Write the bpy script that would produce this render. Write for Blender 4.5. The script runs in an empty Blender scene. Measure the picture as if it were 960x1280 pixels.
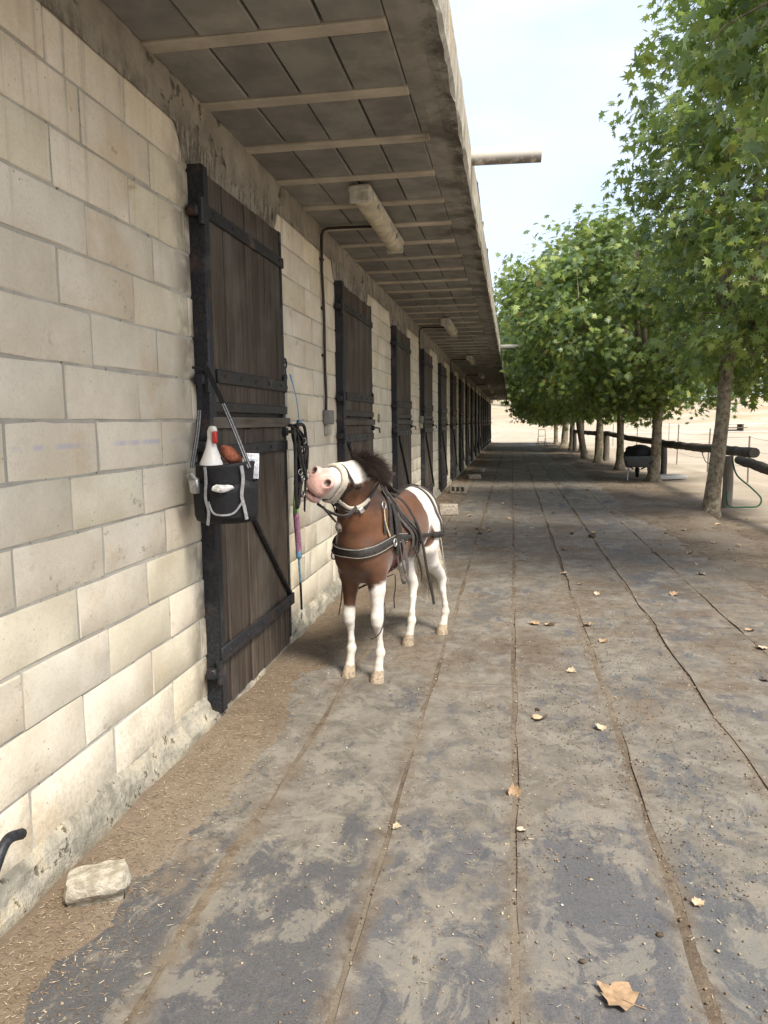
import bpy, bmesh, math, random
import numpy as np
from mathutils import Vector, Matrix, Quaternion
from mathutils.bvhtree import BVHTree

S = bpy.context.scene
COL = S.collection
rnd = random.Random(7)
RNG = np.random.default_rng(11)

# ------------------------------------------------------------ camera
FPX, W0, H0 = 961.0, 960.0, 1280.0
RHO, VPX, VPY = 0.014, 160.0, 113.0
EYE = Vector((0, 0, 1.5))
yv = Vector((VPX / FPX, VPY / FPX, -1)).normalized()
zv = Vector((-RHO, 1, (VPY - VPX * RHO) / FPX)).normalized()
xv = yv.cross(zv)
R3 = Matrix((xv, yv, zv))
cam = bpy.data.cameras.new('camera')
cam.sensor_fit = 'VERTICAL'
cam.sensor_height = 36.0
cam.lens = FPX / H0 * 36.0
cam.clip_start = 0.05
cam.clip_end = 3000
camo = bpy.data.objects.new('camera', cam)
camo.matrix_world = Matrix.Translation(EYE) @ R3.to_4x4()
COL.objects.link(camo)
S.camera = camo

# ------------------------------------------------------------ light
SUN_EL, SUN_AZ = math.radians(53), math.radians(136)      # azimuth clockwise from +Y
sdir = Vector((math.sin(SUN_AZ) * math.cos(SUN_EL), math.cos(SUN_AZ) * math.cos(SUN_EL), math.sin(SUN_EL)))
sun = bpy.data.lights.new('sun', 'SUN')
sun.energy = 2.3
sun.angle = math.radians(16)
sun.color = (1.0, 0.94, 0.84)
suno = bpy.data.objects.new('sun', sun)
suno.rotation_euler = sdir.to_track_quat('Z', 'Y').to_euler()
suno.location = (20, -20, 40)
COL.objects.link(suno)

world = bpy.data.worlds.new('World')
S.world = world
world.use_nodes = True
wt = world.node_tree
bg = wt.nodes['Background']
sky = wt.nodes.new('ShaderNodeTexSky')
sky.sky_type = 'NISHITA'
sky.sun_disc = False
sky.sun_elevation = SUN_EL
sky.sun_rotation = SUN_AZ
sky.dust_density = 2.5
tc = wt.nodes.new('ShaderNodeTexCoord')
mp = wt.nodes.new('ShaderNodeMapping')
mp.inputs['Scale'].default_value = (1.0, 1.0, 2.2)
mp.inputs['Location'].default_value = (0.3, 0.1, 0.4)
wt.links.new(tc.outputs['Generated'], mp.inputs['Vector'])
nz = wt.nodes.new('ShaderNodeTexNoise')
nz.inputs['Scale'].default_value = 1.7
nz.inputs['Detail'].default_value = 5
nz.inputs['Roughness'].default_value = 0.5
wt.links.new(mp.outputs['Vector'], nz.inputs['Vector'])
mr = wt.nodes.new('ShaderNodeMapRange')
mr.interpolation_type = 'SMOOTHSTEP'
mr.inputs['From Min'].default_value = 0.30
mr.inputs['From Max'].default_value = 0.70
mr.inputs['To Min'].default_value = 0.38
mr.inputs['To Max'].default_value = 0.93
wt.links.new(nz.outputs['Fac'], mr.inputs['Value'])
mx = wt.nodes.new('ShaderNodeMix')
mx.data_type = 'RGBA'
wt.links.new(mr.outputs['Result'], mx.inputs['Factor'])
wt.links.new(sky.outputs['Color'], mx.inputs[6])
mx.inputs[7].default_value = (4.15, 4.45, 5.1, 1)           # thin bright cloud veil
wt.links.new(mx.outputs[2], bg.inputs['Color'])
bg.inputs['Strength'].default_value = 0.1
S.view_settings.view_transform = 'Standard'
S.view_settings.look = 'None'
S.view_settings.exposure = 1.52
S.view_settings.gamma = 1
S.render.engine = 'CYCLES'
S.cycles.max_bounces = 8
S.cycles.diffuse_bounces = 4
S.cycles.transmission_bounces = 4
S.cycles.transparent_max_bounces = 8


# ------------------------------------------------------------ helpers
def props(o, label=None, cat=None, group=None, kind=None):
    if label: o['label'] = label
    if cat: o['category'] = cat
    if group: o['group'] = group
    if kind: o['kind'] = kind
    return o


def link(name, data, parent=None, loc=None, rot=None):
    o = bpy.data.objects.new(name, data)
    COL.objects.link(o)
    if parent is not None: o.parent = parent
    if loc is not None: o.location = loc
    if rot is not None: o.rotation_euler = rot
    return o


def empty(name, loc, label, cat, group=None, rz=0.0):
    o = link(name, None, None, loc, (0, 0, rz))
    o.empty_display_size = 0.2
    return props(o, label, cat, group)


class MB:
    """collects simple shapes, builds ONE mesh object"""
    def __init__(s):
        s.v, s.f, s.c = [], [], []
        s.col = None

    def add(s, vs, fs, col=None):
        b = len(s.v)
        s.v.extend([tuple(p) for p in vs])
        s.f.extend([tuple(i + b for i in f) for f in fs])
        s.c.extend([col or s.col or (1, 1, 1)] * len(vs))
        return s

    def box(s, c, size, rot=None, bev=0.0, jit=0.0, taper=None, col=None):
        hx, hy, hz = size[0] / 2, size[1] / 2, size[2] / 2
        vs, fs = [], []
        if bev <= 0:
            for z in (-1, 1):
                for (x, y) in ((-1, -1), (1, -1), (1, 1), (-1, 1)):
                    vs.append(Vector((x * hx, y * hy, z * hz)))
            fs = [(3, 2, 1, 0), (4, 5, 6, 7), (0, 1, 5, 4), (1, 2, 6, 5), (2, 3, 7, 6), (3, 0, 4, 7)]
        else:
            b = min(bev, hx * .9, hy * .9, hz * .9)
            idx = {}
            for sx in (-1, 1):
                for sy in (-1, 1):
                    for sz in (-1, 1):
                        for a in range(3):
                            p = [sx * (hx - b), sy * (hy - b), sz * (hz - b)]
                            p[a] = (sx * hx, sy * hy, sz * hz)[a]
                            idx[(sx, sy, sz, a)] = len(vs)
                            vs.append(Vector(p))
            g = lambda x, y, z, a: idx[(x, y, z, a)]
            for q in (-1, 1):
                f = [g(q, -1, -1, 0), g(q, 1, -1, 0), g(q, 1, 1, 0), g(q, -1, 1, 0)]
                fs.append(f if q > 0 else f[::-1])
                f = [g(-1, q, -1, 1), g(-1, q, 1, 1), g(1, q, 1, 1), g(1, q, -1, 1)]
                fs.append(f if q > 0 else f[::-1])
                f = [g(-1, -1, q, 2), g(1, -1, q, 2), g(1, 1, q, 2), g(-1, 1, q, 2)]
                fs.append(f if q > 0 else f[::-1])
            for p in (-1, 1):
                for q in (-1, 1):
                    for (a, b2, mk) in ((0, 1, lambda t: (p, q, t)), (0, 2, lambda t: (p, t, q)), (1, 2, lambda t: (t, p, q))):
                        k0, k1 = mk(-1), mk(1)
                        f = [g(*k0, a), g(*k1, a), g(*k1, b2), g(*k0, b2)]
                        n = (vs[f[1]] - vs[f[0]]).cross(vs[f[2]] - vs[f[0]])
                        m = sum((vs[i] for i in f), Vector()) / 4
                        fs.append(f if n.dot(m) > 0 else f[::-1])
            for sx in (-1, 1):
                for sy in (-1, 1):
                    for sz in (-1, 1):
                        f = [g(sx, sy, sz, 0), g(sx, sy, sz, 1), g(sx, sy, sz, 2)]
                        n = (vs[f[1]] - vs[f[0]]).cross(vs[f[2]] - vs[f[0]])
                        fs.append(f if n.dot(Vector((sx, sy, sz))) > 0 else f[::-1])
        if taper:
            for p in vs:
                t = 1 + (taper - 1) * (p.z / (2 * hz) + .5)
                p.x *= t; p.y *= t
        if jit:
            for p in vs:
                p += Vector((rnd.uniform(-jit, jit), rnd.uniform(-jit, jit), rnd.uniform(-jit, jit)))
        if rot is not None:
            vs = [rot @ p for p in vs]
        c = Vector(c)
        return s.add([p + c for p in vs], fs, col)

    def tube(s, path, rad, n=8, cap=True, flat=None, up=None, col=None, twist=0.0):
        P = [Vector(p) for p in path]
        if not isinstance(rad, (list, tuple)): rad = [rad] * len(P)
        vs, fs = [], []
        T = []
        for i in range(len(P)):
            t = P[min(i + 1, len(P) - 1)] - P[max(i - 1, 0)]
            T.append(t.normalized() if t.length > 1e-9 else Vector((0, 0, 1)))
        u = up or (Vector((0, 0, 1)) if abs(T[0].z) < .9 else Vector((1, 0, 0)))
        for i in range(len(P)):
            u = (u - T[i] * u.dot(T[i]))
            if u.length < 1e-6: u = T[i].orthogonal()
            u.normalize()
            w = T[i].cross(u)
            for k in range(n):
                a = 2 * math.pi * (k + .5) / n + twist * i
                ru = rad[i] * (flat if flat else 1)
                vs.append(P[i] + u * (math.sin(a) * ru) + w * (math.cos(a) * rad[i]))
        for i in range(len(P) - 1):
            for k in range(n):
                a, b = i * n + k, i * n + (k + 1) % n
                fs.append((a, b, b + n, a + n))
        if cap:
            fs.append(tuple(range(n - 1, -1, -1)))
            fs.append(tuple((len(P) - 1) * n + k for k in range(n)))
        return s.add(vs, fs, col)

    def cyl(s, a, b, r0, r1=None, n=12, col=None):
        return s.tube([a, b], [r0, r0 if r1 is None else r1], n, col=col)

    def lathe(s, c, prof, n=16, axis=None, col=None):
        c = Vector(c)
        vs, fs = [], []
        q = Vector((0, 0, 1)).rotation_difference(Vector(axis)) if axis else Quaternion()
        for (r, z) in prof:
            for k in range(n):
                a = 2 * math.pi * k / n
                vs.append(c + q @ Vector((r * math.cos(a), r * math.sin(a), z)))
        for i in range(len(prof) - 1):
            for k in range(n):
                a, b = i * n + k, i * n + (k + 1) % n
                fs.append((a, b, b + n, a + n))
        fs.append(tuple(range(n - 1, -1, -1)))
        fs.append(tuple((len(prof) - 1) * n + k for k in range(n)))
        return s.add(vs, fs, col)

    def rock(s, c, size, seed=0, sub=2, rough=.18, rot=None, col=None):
        bm = bmesh.new()
        bmesh.ops.create_icosphere(bm, subdivisions=sub, radius=1)
        r = random.Random(seed)
        dirs = [Vector((r.gauss(0, 1), r.gauss(0, 1), r.gauss(0, 1))).normalized() for _ in range(9)]
        ds = [r.uniform(.7, .95) for _ in dirs]
        vs = []
        for v in bm.verts:
            p = v.co.copy()
            for d, k in zip(dirs, ds):
                q = p.dot(d)
                if q > k: p -= d * (q - k)
            p *= 1 + r.uniform(-rough, rough) * .3
            p = Vector((p.x * size[0], p.y * size[1], p.z * size[2]))
            if rot is not None: p = rot @ p
            vs.append(p + Vector(c))
        fs = [tuple(v.index for v in f.verts) for f in bm.faces]
        bm.free()
        return s.add(vs, fs, col)

    def mesh(s, name, mat=None, smooth=False, colattr=False):
        me = bpy.data.meshes.new(name)
        me.from_pydata(s.v, [], s.f)
        if mat: me.materials.append(mat)
        if colattr:
            a = me.color_attributes.new('tint', 'FLOAT_COLOR', 'POINT')
            arr = np.ones((len(s.v), 4), np.float32)
            arr[:, :3] = np.array(s.c, np.float32)
            a.data.foreach_set('color', arr.ravel())
        if smooth:
            me.polygons.foreach_set('use_smooth', [True] * len(me.polygons))
            if smooth == 'auto':
                me.polygons.foreach_set('use_smooth', [True] * len(me.polygons))
                try: me.set_sharp_from_angle(angle=math.radians(40))
                except Exception: pass
        me.update()
        return me

    def build(s, name, mat=None, parent=None, smooth=False, colattr=False, loc=None, rot=None):
        return link(name, s.mesh(name, mat, smooth, colattr), parent, loc, rot)


def np_mesh(name, V, F, mat, colors=None, smooth=False):
    """V Nx3, F MxK with constant K"""
    me = bpy.data.meshes.new(name)
    V = np.ascontiguousarray(V, np.float32); F = np.ascontiguousarray(F, np.int32)
    k = F.shape[1]
    me.vertices.add(len(V)); me.vertices.foreach_set('co', V.ravel())
    me.loops.add(F.size); me.loops.foreach_set('vertex_index', F.ravel())
    me.polygons.add(len(F)); me.polygons.foreach_set('loop_start', np.arange(0, F.size, k, dtype=np.int32))
    if smooth: me.polygons.foreach_set('use_smooth', np.ones(len(F), bool))
    me.update(calc_edges=True)
    if colors is not None:
        a = me.color_attributes.new('tint', 'FLOAT_COLOR', 'POINT')
        arr = np.ones((len(V), 4), np.float32); arr[:, :3] = colors
        a.data.foreach_set('color', arr.ravel())
    if mat: me.materials.append(mat)
    return me


def hash2(ix, iy, seed):
    h = (ix.astype(np.int64) * 374761393 + iy.astype(np.int64) * 668265263 + seed * 1442695041) & 0x7fffffff
    h = ((h ^ (h >> 13)) * 1274126177) & 0x7fffffff
    return ((h ^ (h >> 16)) & 0xffff) / 65535.0


def vnoise(x, y, seed=0):
    ix, iy = np.floor(x), np.floor(y)
    fx, fy = x - ix, y - iy
    fx, fy = fx * fx * (3 - 2 * fx), fy * fy * (3 - 2 * fy)
    a, b = hash2(ix, iy, seed), hash2(ix + 1, iy, seed)
    c, d = hash2(ix, iy + 1, seed), hash2(ix + 1, iy + 1, seed)
    return (a * (1 - fx) + b * fx) * (1 - fy) + (c * (1 - fx) + d * fx) * fy


def fbm(x, y, oct=4, seed=0):
    t, a, s = 0, .5, 0
    for o in range(oct):
        t = t + a * vnoise(x * 2 ** o, y * 2 ** o, seed + o * 17); s += a; a *= .5
    return t / s


def sstep(a, b, x):
    t = np.clip((x - a) / (b - a), 0, 1)
    return t * t * (3 - 2 * t)


# ------------------------------------------------------------ materials
class NT:
    def __init__(s, name):
        s.m = bpy.data.materials.new(name); s.m.use_nodes = True
        s.t = s.m.node_tree; s.b = s.t.nodes['Principled BSDF']
        s.out = s.t.nodes['Material Output']
        s._pos = None

    def n(s, ty, **kw):
        nd = s.t.nodes.new('ShaderNode' + ty)
        for k, v in kw.items():
            if hasattr(nd, k) and k not in ('inputs',): setattr(nd, k, v)
        return nd

    def set(s, sock, v):
        if isinstance(v, bpy.types.NodeSocket): s.t.links.new(v, sock)
        elif isinstance(v, (tuple, list)) and len(v) == 3 and sock.type == 'RGBA': sock.default_value = (*v, 1)
        else: sock.default_value = v

    def pos(s):
        if s._pos is None: s._pos = s.n('NewGeometry').outputs['Position']
        return s._pos

    def objpos(s):
        return s.n('TexCoord').outputs['Object']

    def mapv(s, vec, scale=(1, 1, 1), loc=(0, 0, 0), rot=(0, 0, 0)):
        m = s.n('Mapping'); s.set(m.inputs['Vector'], vec)
        m.inputs['Scale'].default_value = scale; m.inputs['Location'].default_value = loc; m.inputs['Rotation'].default_value = rot
        return m.outputs['Vector']

    def noise(s, vec, scale, detail=4, rough=.55, dist=0.0):
        q = s.n('TexNoise'); s.set(q.inputs['Vector'], vec)
        q.inputs['Scale'].default_value = scale; q.inputs['Detail'].default_value = detail
        q.inputs['Roughness'].default_value = rough; q.inputs['Distortion'].default_value = dist
        return q.outputs['Fac']

    def voro(s, vec, scale, feature='F1', out='Distance'):
        q = s.n('TexVoronoi'); q.feature = feature; s.set(q.inputs['Vector'], vec); q.inputs['Scale'].default_value = scale
        return q.outputs[out]

    def ramp(s, v, a, b, lo=0.0, hi=1.0, smooth=True):
        q = s.n('MapRange'); q.interpolation_type = 'SMOOTHSTEP' if smooth else 'LINEAR'
        s.set(q.inputs['Value'], v)
        for nm, x in (('From Min', a), ('From Max', b), ('To Min', lo), ('To Max', hi)): s.set(q.inputs[nm], x)
        return q.outputs['Result']

    def mix(s, f, a, b, mode='MIX'):
        q = s.n('Mix'); q.data_type = 'RGBA'; q.blend_type = mode
        s.set(q.inputs['Factor'], f); s.set(q.inputs[6], a); s.set(q.inputs[7], b)
        return q.outputs[2]

    def math(s, op, a, b=0.0, c=None):
        q = s.n('Math'); q.operation = op; s.set(q.inputs[0], a); s.set(q.inputs[1], b)
        if c is not None: s.set(q.inputs[2], c)
        return q.outputs[0]

    def xyz(s, vec):
        q = s.n('SeparateXYZ'); s.set(q.inputs[0], vec); return q.outputs

    def attr(s, name='tint'):
        q = s.n('Attribute'); q.attribute_name = name; return q.outputs['Color']

    def bump(s, h, strength=.3, dist=.01, normal=None):
        q = s.n('Bump'); s.set(q.inputs['Height'], h); q.inputs['Strength'].default_value = strength; q.inputs['Distance'].default_value = dist
        if normal is not None: s.set(q.inputs['Normal'], normal)
        return q.outputs['Normal']

    def fin(s, col=None, rough=None, normal=None, metal=None, spec=None):
        if col is not None: s.set(s.b.inputs['Base Color'], col)
        if rough is not None: s.set(s.b.inputs['Roughness'], rough)
        if normal is not None: s.set(s.b.inputs['Normal'], normal)
        if metal is not None: s.b.inputs['Metallic'].default_value = metal
        if spec is not None: s.b.inputs['Specular IOR Level'].default_value = spec
        return s.m


def simple(name, col, rough=.6, metal=0.0, var=.25, scale=30, bump=.15, bdist=.003, spec=.4):
    q = NT(name); p = q.objpos()
    f = q.noise(p, scale, 4)
    lo = tuple(c * (1 - var) for c in col); hi = tuple(min(1, c * (1 + var)) for c in col)
    c = q.mix(q.ramp(f, .3, .7), lo, hi)
    return q.fin(c, rough, q.bump(f, bump, bdist) if bump else None, metal, spec)


def m_block():
    q = NT('cream_stone_block'); p = q.pos(); t = q.attr()
    x, y, z = q.xyz(p)
    big = q.noise(p, 3.0, 5, .6)
    fine = q.noise(p, 45, 5, .65)
    c = q.mix(q.ramp(big, .35, .7), (.655, .58, .45), (.775, .705, .575))
    c = q.mix(q.ramp(q.noise(q.mapv(p, loc=(3, 7, 1)), 1.9, 5, .65), .52, .68, 0, .55), c, (.60, .465, .30))
    c = q.mix(1.0, c, t, 'MULTIPLY')
    # vertical run-off streaks, strongest under the ring beam
    st = q.noise(q.mapv(p, (6, 26, .8)), 1.0, 4, .6)
    hz = q.ramp(z, 1.9, 2.85)
    c = q.mix(q.math('MULTIPLY', q.ramp(st, .50, .74), q.math('MULTIPLY', q.math('ADD', q.math('MULTIPLY', hz, .55), .05), q.ramp(q.noise(p, 2.4, 4, .6), .36, .62))), c, (.20, .18, .145))
    # pits and splashes
    pit = q.voro(p, 26)
    pm = q.math('MULTIPLY', q.ramp(pit, .05, .10, 1, 0), q.ramp(q.noise(p, 6, 3), .50, .60))
    gr = q.noise(p, 95, 6, .8)
    c = q.mix(q.ramp(gr, .50, .66, 0, .30), c, (.36, .31, .23))
    ch = q.math('MULTIPLY', q.ramp(q.noise(q.mapv(p, (1, 1, 1.4), (8, 8, 2)), 11, 9, .78), .60, .64), q.ramp(q.noise(p, 2.3, 3), .46, .58))
    c = q.mix(q.math('MULTIPLY', ch, .45), c, (.33, .27, .19))
    c = q.mix(q.math('MULTIPLY', pm, .75), c, (.10, .075, .05))
    # dirt splash at the foot
    ft = q.math('MULTIPLY', q.ramp(z, .12, .6, 1, 0), q.ramp(fine, .35, .7))
    c = q.mix(q.math('MULTIPLY', ft, .35), c, (.30, .25, .17))
    # blue chalk line
    ln = q.math('MULTIPLY', q.ramp(q.math('ABSOLUTE', q.math('SUBTRACT', z, 1.437)), .004, .014, 1, 0), q.math('MULTIPLY', q.ramp(y, 3.5, 3.1), q.ramp(q.noise(q.mapv(p, (1, 4, 1)), 2.2, 2), .38, .62)))
    c = q.mix(q.math('MULTIPLY', ln, .42), c, (.33, .36, .60))
    # grime beside the first door
    g = q.math('MULTIPLY', q.math('MULTIPLY', q.ramp(y, 3.28, 3.56), q.ramp(y, 3.66, 3.6)), q.ramp(q.noise(p, 5, 3), .38, .62))
    c = q.mix(q.math('MULTIPLY', g, .75), c, (.13, .105, .08))
    h = q.math('ADD', q.math('MULTIPLY', fine, .5), q.math('MULTIPLY', q.noise(p, 9, 3), .7))
    h = q.math('SUBTRACT', q.math('ADD', h, q.math('MULTIPLY', gr, .5)), q.math('ADD', q.math('MULTIPLY', pm, .8), q.math('MULTIPLY', ch, .5)))
    return q.fin(c, .90, q.bump(h, .6, .007), spec=.15)


def m_mortar():
    q = NT('grey_mortar'); p = q.pos()
    f = q.noise(p, 60, 5, .7); b = q.noise(p, 5, 4)
    c = q.mix(q.ramp(b, .3, .7), (.38, .355, .30), (.52, .485, .41))
    d = q.ramp(q.noise(q.mapv(p, (1, 9, 9)), 3.2, 4, .7), .60, .70)
    c = q.mix(q.math('MULTIPLY', d, .8), c, (.07, .06, .045))
    return q.fin(c, .95, q.bump(f, .8, .008), spec=.1)


def m_band():
    q = NT('rough_cast_concrete'); p = q.pos(); x, y, z = q.xyz(p)
    f = q.noise(p, 34, 6, .7); b = q.noise(p, 4, 5, .6)
    c = q.mix(q.ramp(b, .3, .7), (.28, .252, .208), (.44, .40, .33))
    st = q.math('MULTIPLY', q.noise(q.mapv(p, (8, 24, 5)), 1.0, 8, .8), q.ramp(q.noise(p, 3.5, 6, .75), .30, .62, .78, 1.1))
    c = q.mix(q.math('MULTIPLY', q.math('MULTIPLY', q.ramp(st, .46, .56), .75), q.ramp(z, 3.02, 2.80)), c, (.105, .088, .068))
    hol = q.ramp(q.noise(p, 9, 5, .65), .60, .68)
    c = q.mix(q.math('MULTIPLY', hol, .7), c, (.09, .075, .055))
    h = q.math('SUBTRACT', q.math('ADD', f, q.math('MULTIPLY', st, .6)), hol)
    return q.fin(c, .95, q.bump(h, .9, .02), spec=.1)


def m_plinth():
    q = NT('crumbly_cement_plinth'); p = q.pos(); x, y, z = q.xyz(p)
    f = q.noise(p, 40, 6, .7); b = q.noise(p, 7, 5, .65)
    c = q.mix(q.ramp(b, .35, .65), (.24, .225, .18), (.47, .43, .345))
    c = q.mix(q.math('MULTIPLY', q.ramp(b, .55, .7), .8), c, (.55, .47, .32))
    hol = q.ramp(q.noise(p, 14, 5, .65), .60, .68)
    c = q.mix(q.math('MULTIPLY', hol, .7), c, (.10, .085, .06))
    c = q.mix(q.ramp(z, .07, .0, 0, .6), c, (.23, .175, .115))
    return q.fin(c, .95, q.bump(q.math('SUBTRACT', f, hol), .9, .02), spec=.1)


def m_ceiling(name, lo, hi, stain=True):
    q = NT(name); p = q.pos(); t = q.attr(); x, y, z = q.xyz(p)
    f = q.noise(p, 70, 4, .7); b = q.noise(p, 5, 5, .6)
    c = q.mix(q.ramp(b, .3, .7), lo, hi)
    c = q.mix(1.0, c, t, 'MULTIPLY')
    w = q.ramp(q.noise(q.mapv(p, (1, 1, 1), (2, 0, 5)), 2.6, 5, .65), .60, .72)
    c = q.mix(q.math('MULTIPLY', w, .35), c, (.36, .33, .28))
    if stain:
        m = q.math('MULTIPLY', q.ramp(x, -.40, -.325), q.ramp(q.noise(p, 6, 8, .8), .42, .60))
        c = q.mix(q.math('MULTIPLY', m, .75), c, (.062, .055, .046))
        k = q.math('MULTIPLY', q.ramp(x, -.78, -.45), q.ramp(q.noise(p, 2.2, 4, .7), .45, .68))
        c = q.mix(q.math('MULTIPLY', k, .6), c, (.06, .052, .042))
    return q.fin(c, .93, q.bump(f, .6, .006), spec=.1)


def m_fascia():
    q = NT('weathered_fascia_concrete'); p = q.pos(); x, y, z = q.xyz(p)
    f = q.noise(p, 40, 6, .7); b = q.noise(q.mapv(p, (1, 1, .4)), 7, 5, .65)
    c = q.mix(q.ramp(b, .3, .7), (.27, .25, .20), (.52, .48, .40))
    c = q.mix(q.ramp(q.noise(p, 3, 4), .58, .7, 0, .6), c, (.50, .36, .20))
    return q.fin(c, .95, q.bump(f, .8, .015), spec=.1)


def m_wood(name, lo, hi, axis=2, grey=.3):
    q = NT(name); p = q.pos(); oi = q.n('ObjectInfo').outputs['Random']
    sc = [38, 38, 38]; sc[axis] = 2.2
    pv = q.n('VectorMath'); pv.operation = 'ADD'
    q.set(pv.inputs[0], p)
    cb = q.n('CombineXYZ'); q.set(cb.inputs[0], q.math('MULTIPLY', oi, 13.0)); q.set(cb.inputs[2], q.math('MULTIPLY', oi, 7.0))
    q.set(pv.inputs[1], cb.outputs[0])
    g = q.noise(q.mapv(pv.outputs[0], tuple(sc)), 1.0, 5, .65, .4)
    b = q.noise(p, 2.2, 4, .6)
    c = q.mix(q.ramp(g, .3, .7), lo, hi)
    c = q.mix(q.ramp(oi, 0, 1, 0, .45, False), c, tuple(v * .55 for v in lo))
    c = q.mix(q.math('MULTIPLY', q.ramp(b, .45, .7), grey), c, (.16, .145, .125))
    sp = q.ramp(q.voro(p, 42), .03, .08, 1, 0)
    c = q.mix(q.math('MULTIPLY', q.math('MULTIPLY', sp, q.ramp(q.noise(p, 4, 2), .52, .6)), .4), c, (.38, .35, .29))
    return q.fin(c, .72, q.bump(g, .5, .004), spec=.3)


def m_iron(name='old_painted_iron', col=(.022, .023, .026), rust=.45):
    q = NT(name); p = q.pos()
    b = q.noise(p, 9, 5, .65); f = q.noise(p, 70, 3)
    c = q.mix(q.ramp(f, .3, .7), tuple(v * .7 for v in col), tuple(v * 1.7 for v in col))
    c = q.mix(q.math('MULTIPLY', q.ramp(b, .56, .68), rust), c, (.13, .055, .025))
    c = q.mix(q.math('MULTIPLY', q.ramp(q.noise(p, 5, 4), .55, .7), .35), c, (.17, .16, .145))
    return q.fin(c, .5, q.bump(f, .25, .002), .25, .4)


def dirt_col(q, p, warm=True):
    a = q.noise(p, 1.1, 5, .6); b = q.noise(p, 14, 6, .7); cfi = q.noise(p, 120, 3, .7)
    c = q.mix(q.ramp(a, .32, .68), (.112, .085, .061), (.190, .153, .111))
    c = q.mix(q.ramp(b, .42, .68, 0, .75), c, (.066, .046, .031))
    c = q.mix(q.ramp(cfi, .58, .75, 0, .7), c, (.34, .27, .185))
    h = q.math('ADD', q.math('MULTIPLY', b, 1.0), q.math('MULTIPLY', cfi, .35))
    return c, h


def m_dirt():
    q = NT('trampled_dirt'); p = q.pos(); x, y, z = q.xyz(p)
    c, h = dirt_col(q, p)
    # dusty grey-tan where it thins out over the mats
    dust = q.ramp(q.noise(q.mapv(p, (1, .6, 1), (5, 3, 0)), 1.5, 5, .6), .42, .62)
    c = q.mix(q.math('MULTIPLY', dust, .6), c, (.212, .184, .146))
    wl = q.ramp(x, -1.0, -1.3)
    c = q.mix(q.math('MULTIPLY', wl, .45), c, (.185, .135, .09))
    dk = q.math('MULTIPLY', q.ramp(y, 6.5, 12), q.ramp(q.noise(p, .9, 4, .6), .35, .6))  # far dirt goes darker brown, with the tree shade put into its colour
    c = q.mix(q.math('MULTIPLY', dk, .35), c, (.085, .06, .042))
    return q.fin(c, .95, q.bump(h, .9, .014), spec=.12)


def m_mat():
    q = NT('dusty_rubber_matting'); p = q.pos(); t = q.attr(); x, y, z = q.xyz(p)
    fine = q.noise(p, 170, 4, .7); med = q.noise(p, 6, 10, .78, .5); big = q.noise(q.mapv(p, (1, .7, 1)), 1.25, 8, .68, .3)
    smear = q.noise(q.mapv(p, (7, 3.0, 5), rot=(0, 0, .6)), 1.3, 6, .68, .9)
    slate = q.mix(q.ramp(fine, .3, .7), (.060, .0615, .064), (.108, .110, .113))
    slate = q.mix(1.0, slate, t, 'MULTIPLY')
    tan = q.mix(q.ramp(med, .35, .65), (.114, .101, .082), (.210, .187, .152))
    tan = q.mix(q.ramp(y, 5.0, 12.0, 0, .12), tan, (.175, .147, .112))
    tan = q.mix(q.ramp(fine, .52, .70, 0, .35), tan, (.12, .105, .085))
    d = q.math('ADD', q.math('MULTIPLY', big, .58), q.math('ADD', q.math('MULTIPLY', med, .34), q.math('MULTIPLY', smear, .34)))
    bias = q.math('ADD', q.ramp(y, 2.0, 3.3, -.040, .040), q.ramp(x, .75, 1.1, 0, -.030))
    cov = q.ramp(q.math('ADD', d, bias), .580, .655, .14, .94)
    c = q.mix(cov, slate, tan)
    g2 = q.noise(q.mapv(p, (1, .8, 1), (3, 8, 0)), 4.2, 10, .74, .6)
    c = q.mix(q.ramp(g2, .53, .575, 0, .55), c, (.240, .217, .177))
    c = q.mix(q.ramp(q.noise(q.mapv(p, (1, 1, 1), (7, 1, 0)), 30, 8, .8), .56, .66, 0, .5), c, (.10, .092, .08))
    # dark scuffs and hoof marks
    sc = q.math('MULTIPLY', q.ramp(q.noise(q.mapv(p, (13, 7, 5), rot=(0, 0, .9)), 1.0, 4, .6, 1.4), .58, .66), q.ramp(q.noise(q.mapv(p, loc=(4, 4, 0)), 1.3, 3), .44, .56))
    c = q.mix(q.math('MULTIPLY', sc, .75), c, (.068, .071, .078))
    dc, dh = dirt_col(q, p)
    br = q.ramp(q.math('ADD', q.noise(q.mapv(p, loc=(9, 2, 0)), 1.5, 10, .76, .3), q.math('ADD', q.ramp(y, 2.4, 5.2, -.10, .050), q.ramp(y, 8, 14, 0, -.055))), .48, .64, 0, .95)
    c = q.mix(br, c, dc)
    sx = q.math('MULTIPLY', q.ramp(x, 1.45, 2.1), q.ramp(q.noise(p, 1.7, 8, .72), .42, .60))
    c = q.mix(q.math('MULTIPLY', sx, .85), c, dc)
    dist = None
    for s_ in (-.95, -.445, .02, .515, 1.02, 1.60, 2.12):
        a_ = q.math('ABSOLUTE', q.math('SUBTRACT', x, s_)); dist = a_ if dist is None else q.math('MINIMUM', dist, a_)
    ed = q.ramp(q.math('ADD', dist, q.math('MULTIPLY', q.math('SUBTRACT', q.noise(p, 8, 8, .75), .5), .16)), .012, .075, .85, 0)
    c = q.mix(ed, c, q.mix(q.ramp(med, .4, .6), dc, tan))
    h = q.math('ADD', q.math('MULTIPLY', fine, .35), q.math('ADD', q.math('MULTIPLY', med, .9), q.math('MULTIPLY', smear, .4)))
    return q.fin(c, q.ramp(cov, .2, .8, .60, .92), q.bump(h, .6, .009), spec=.3)


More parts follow.
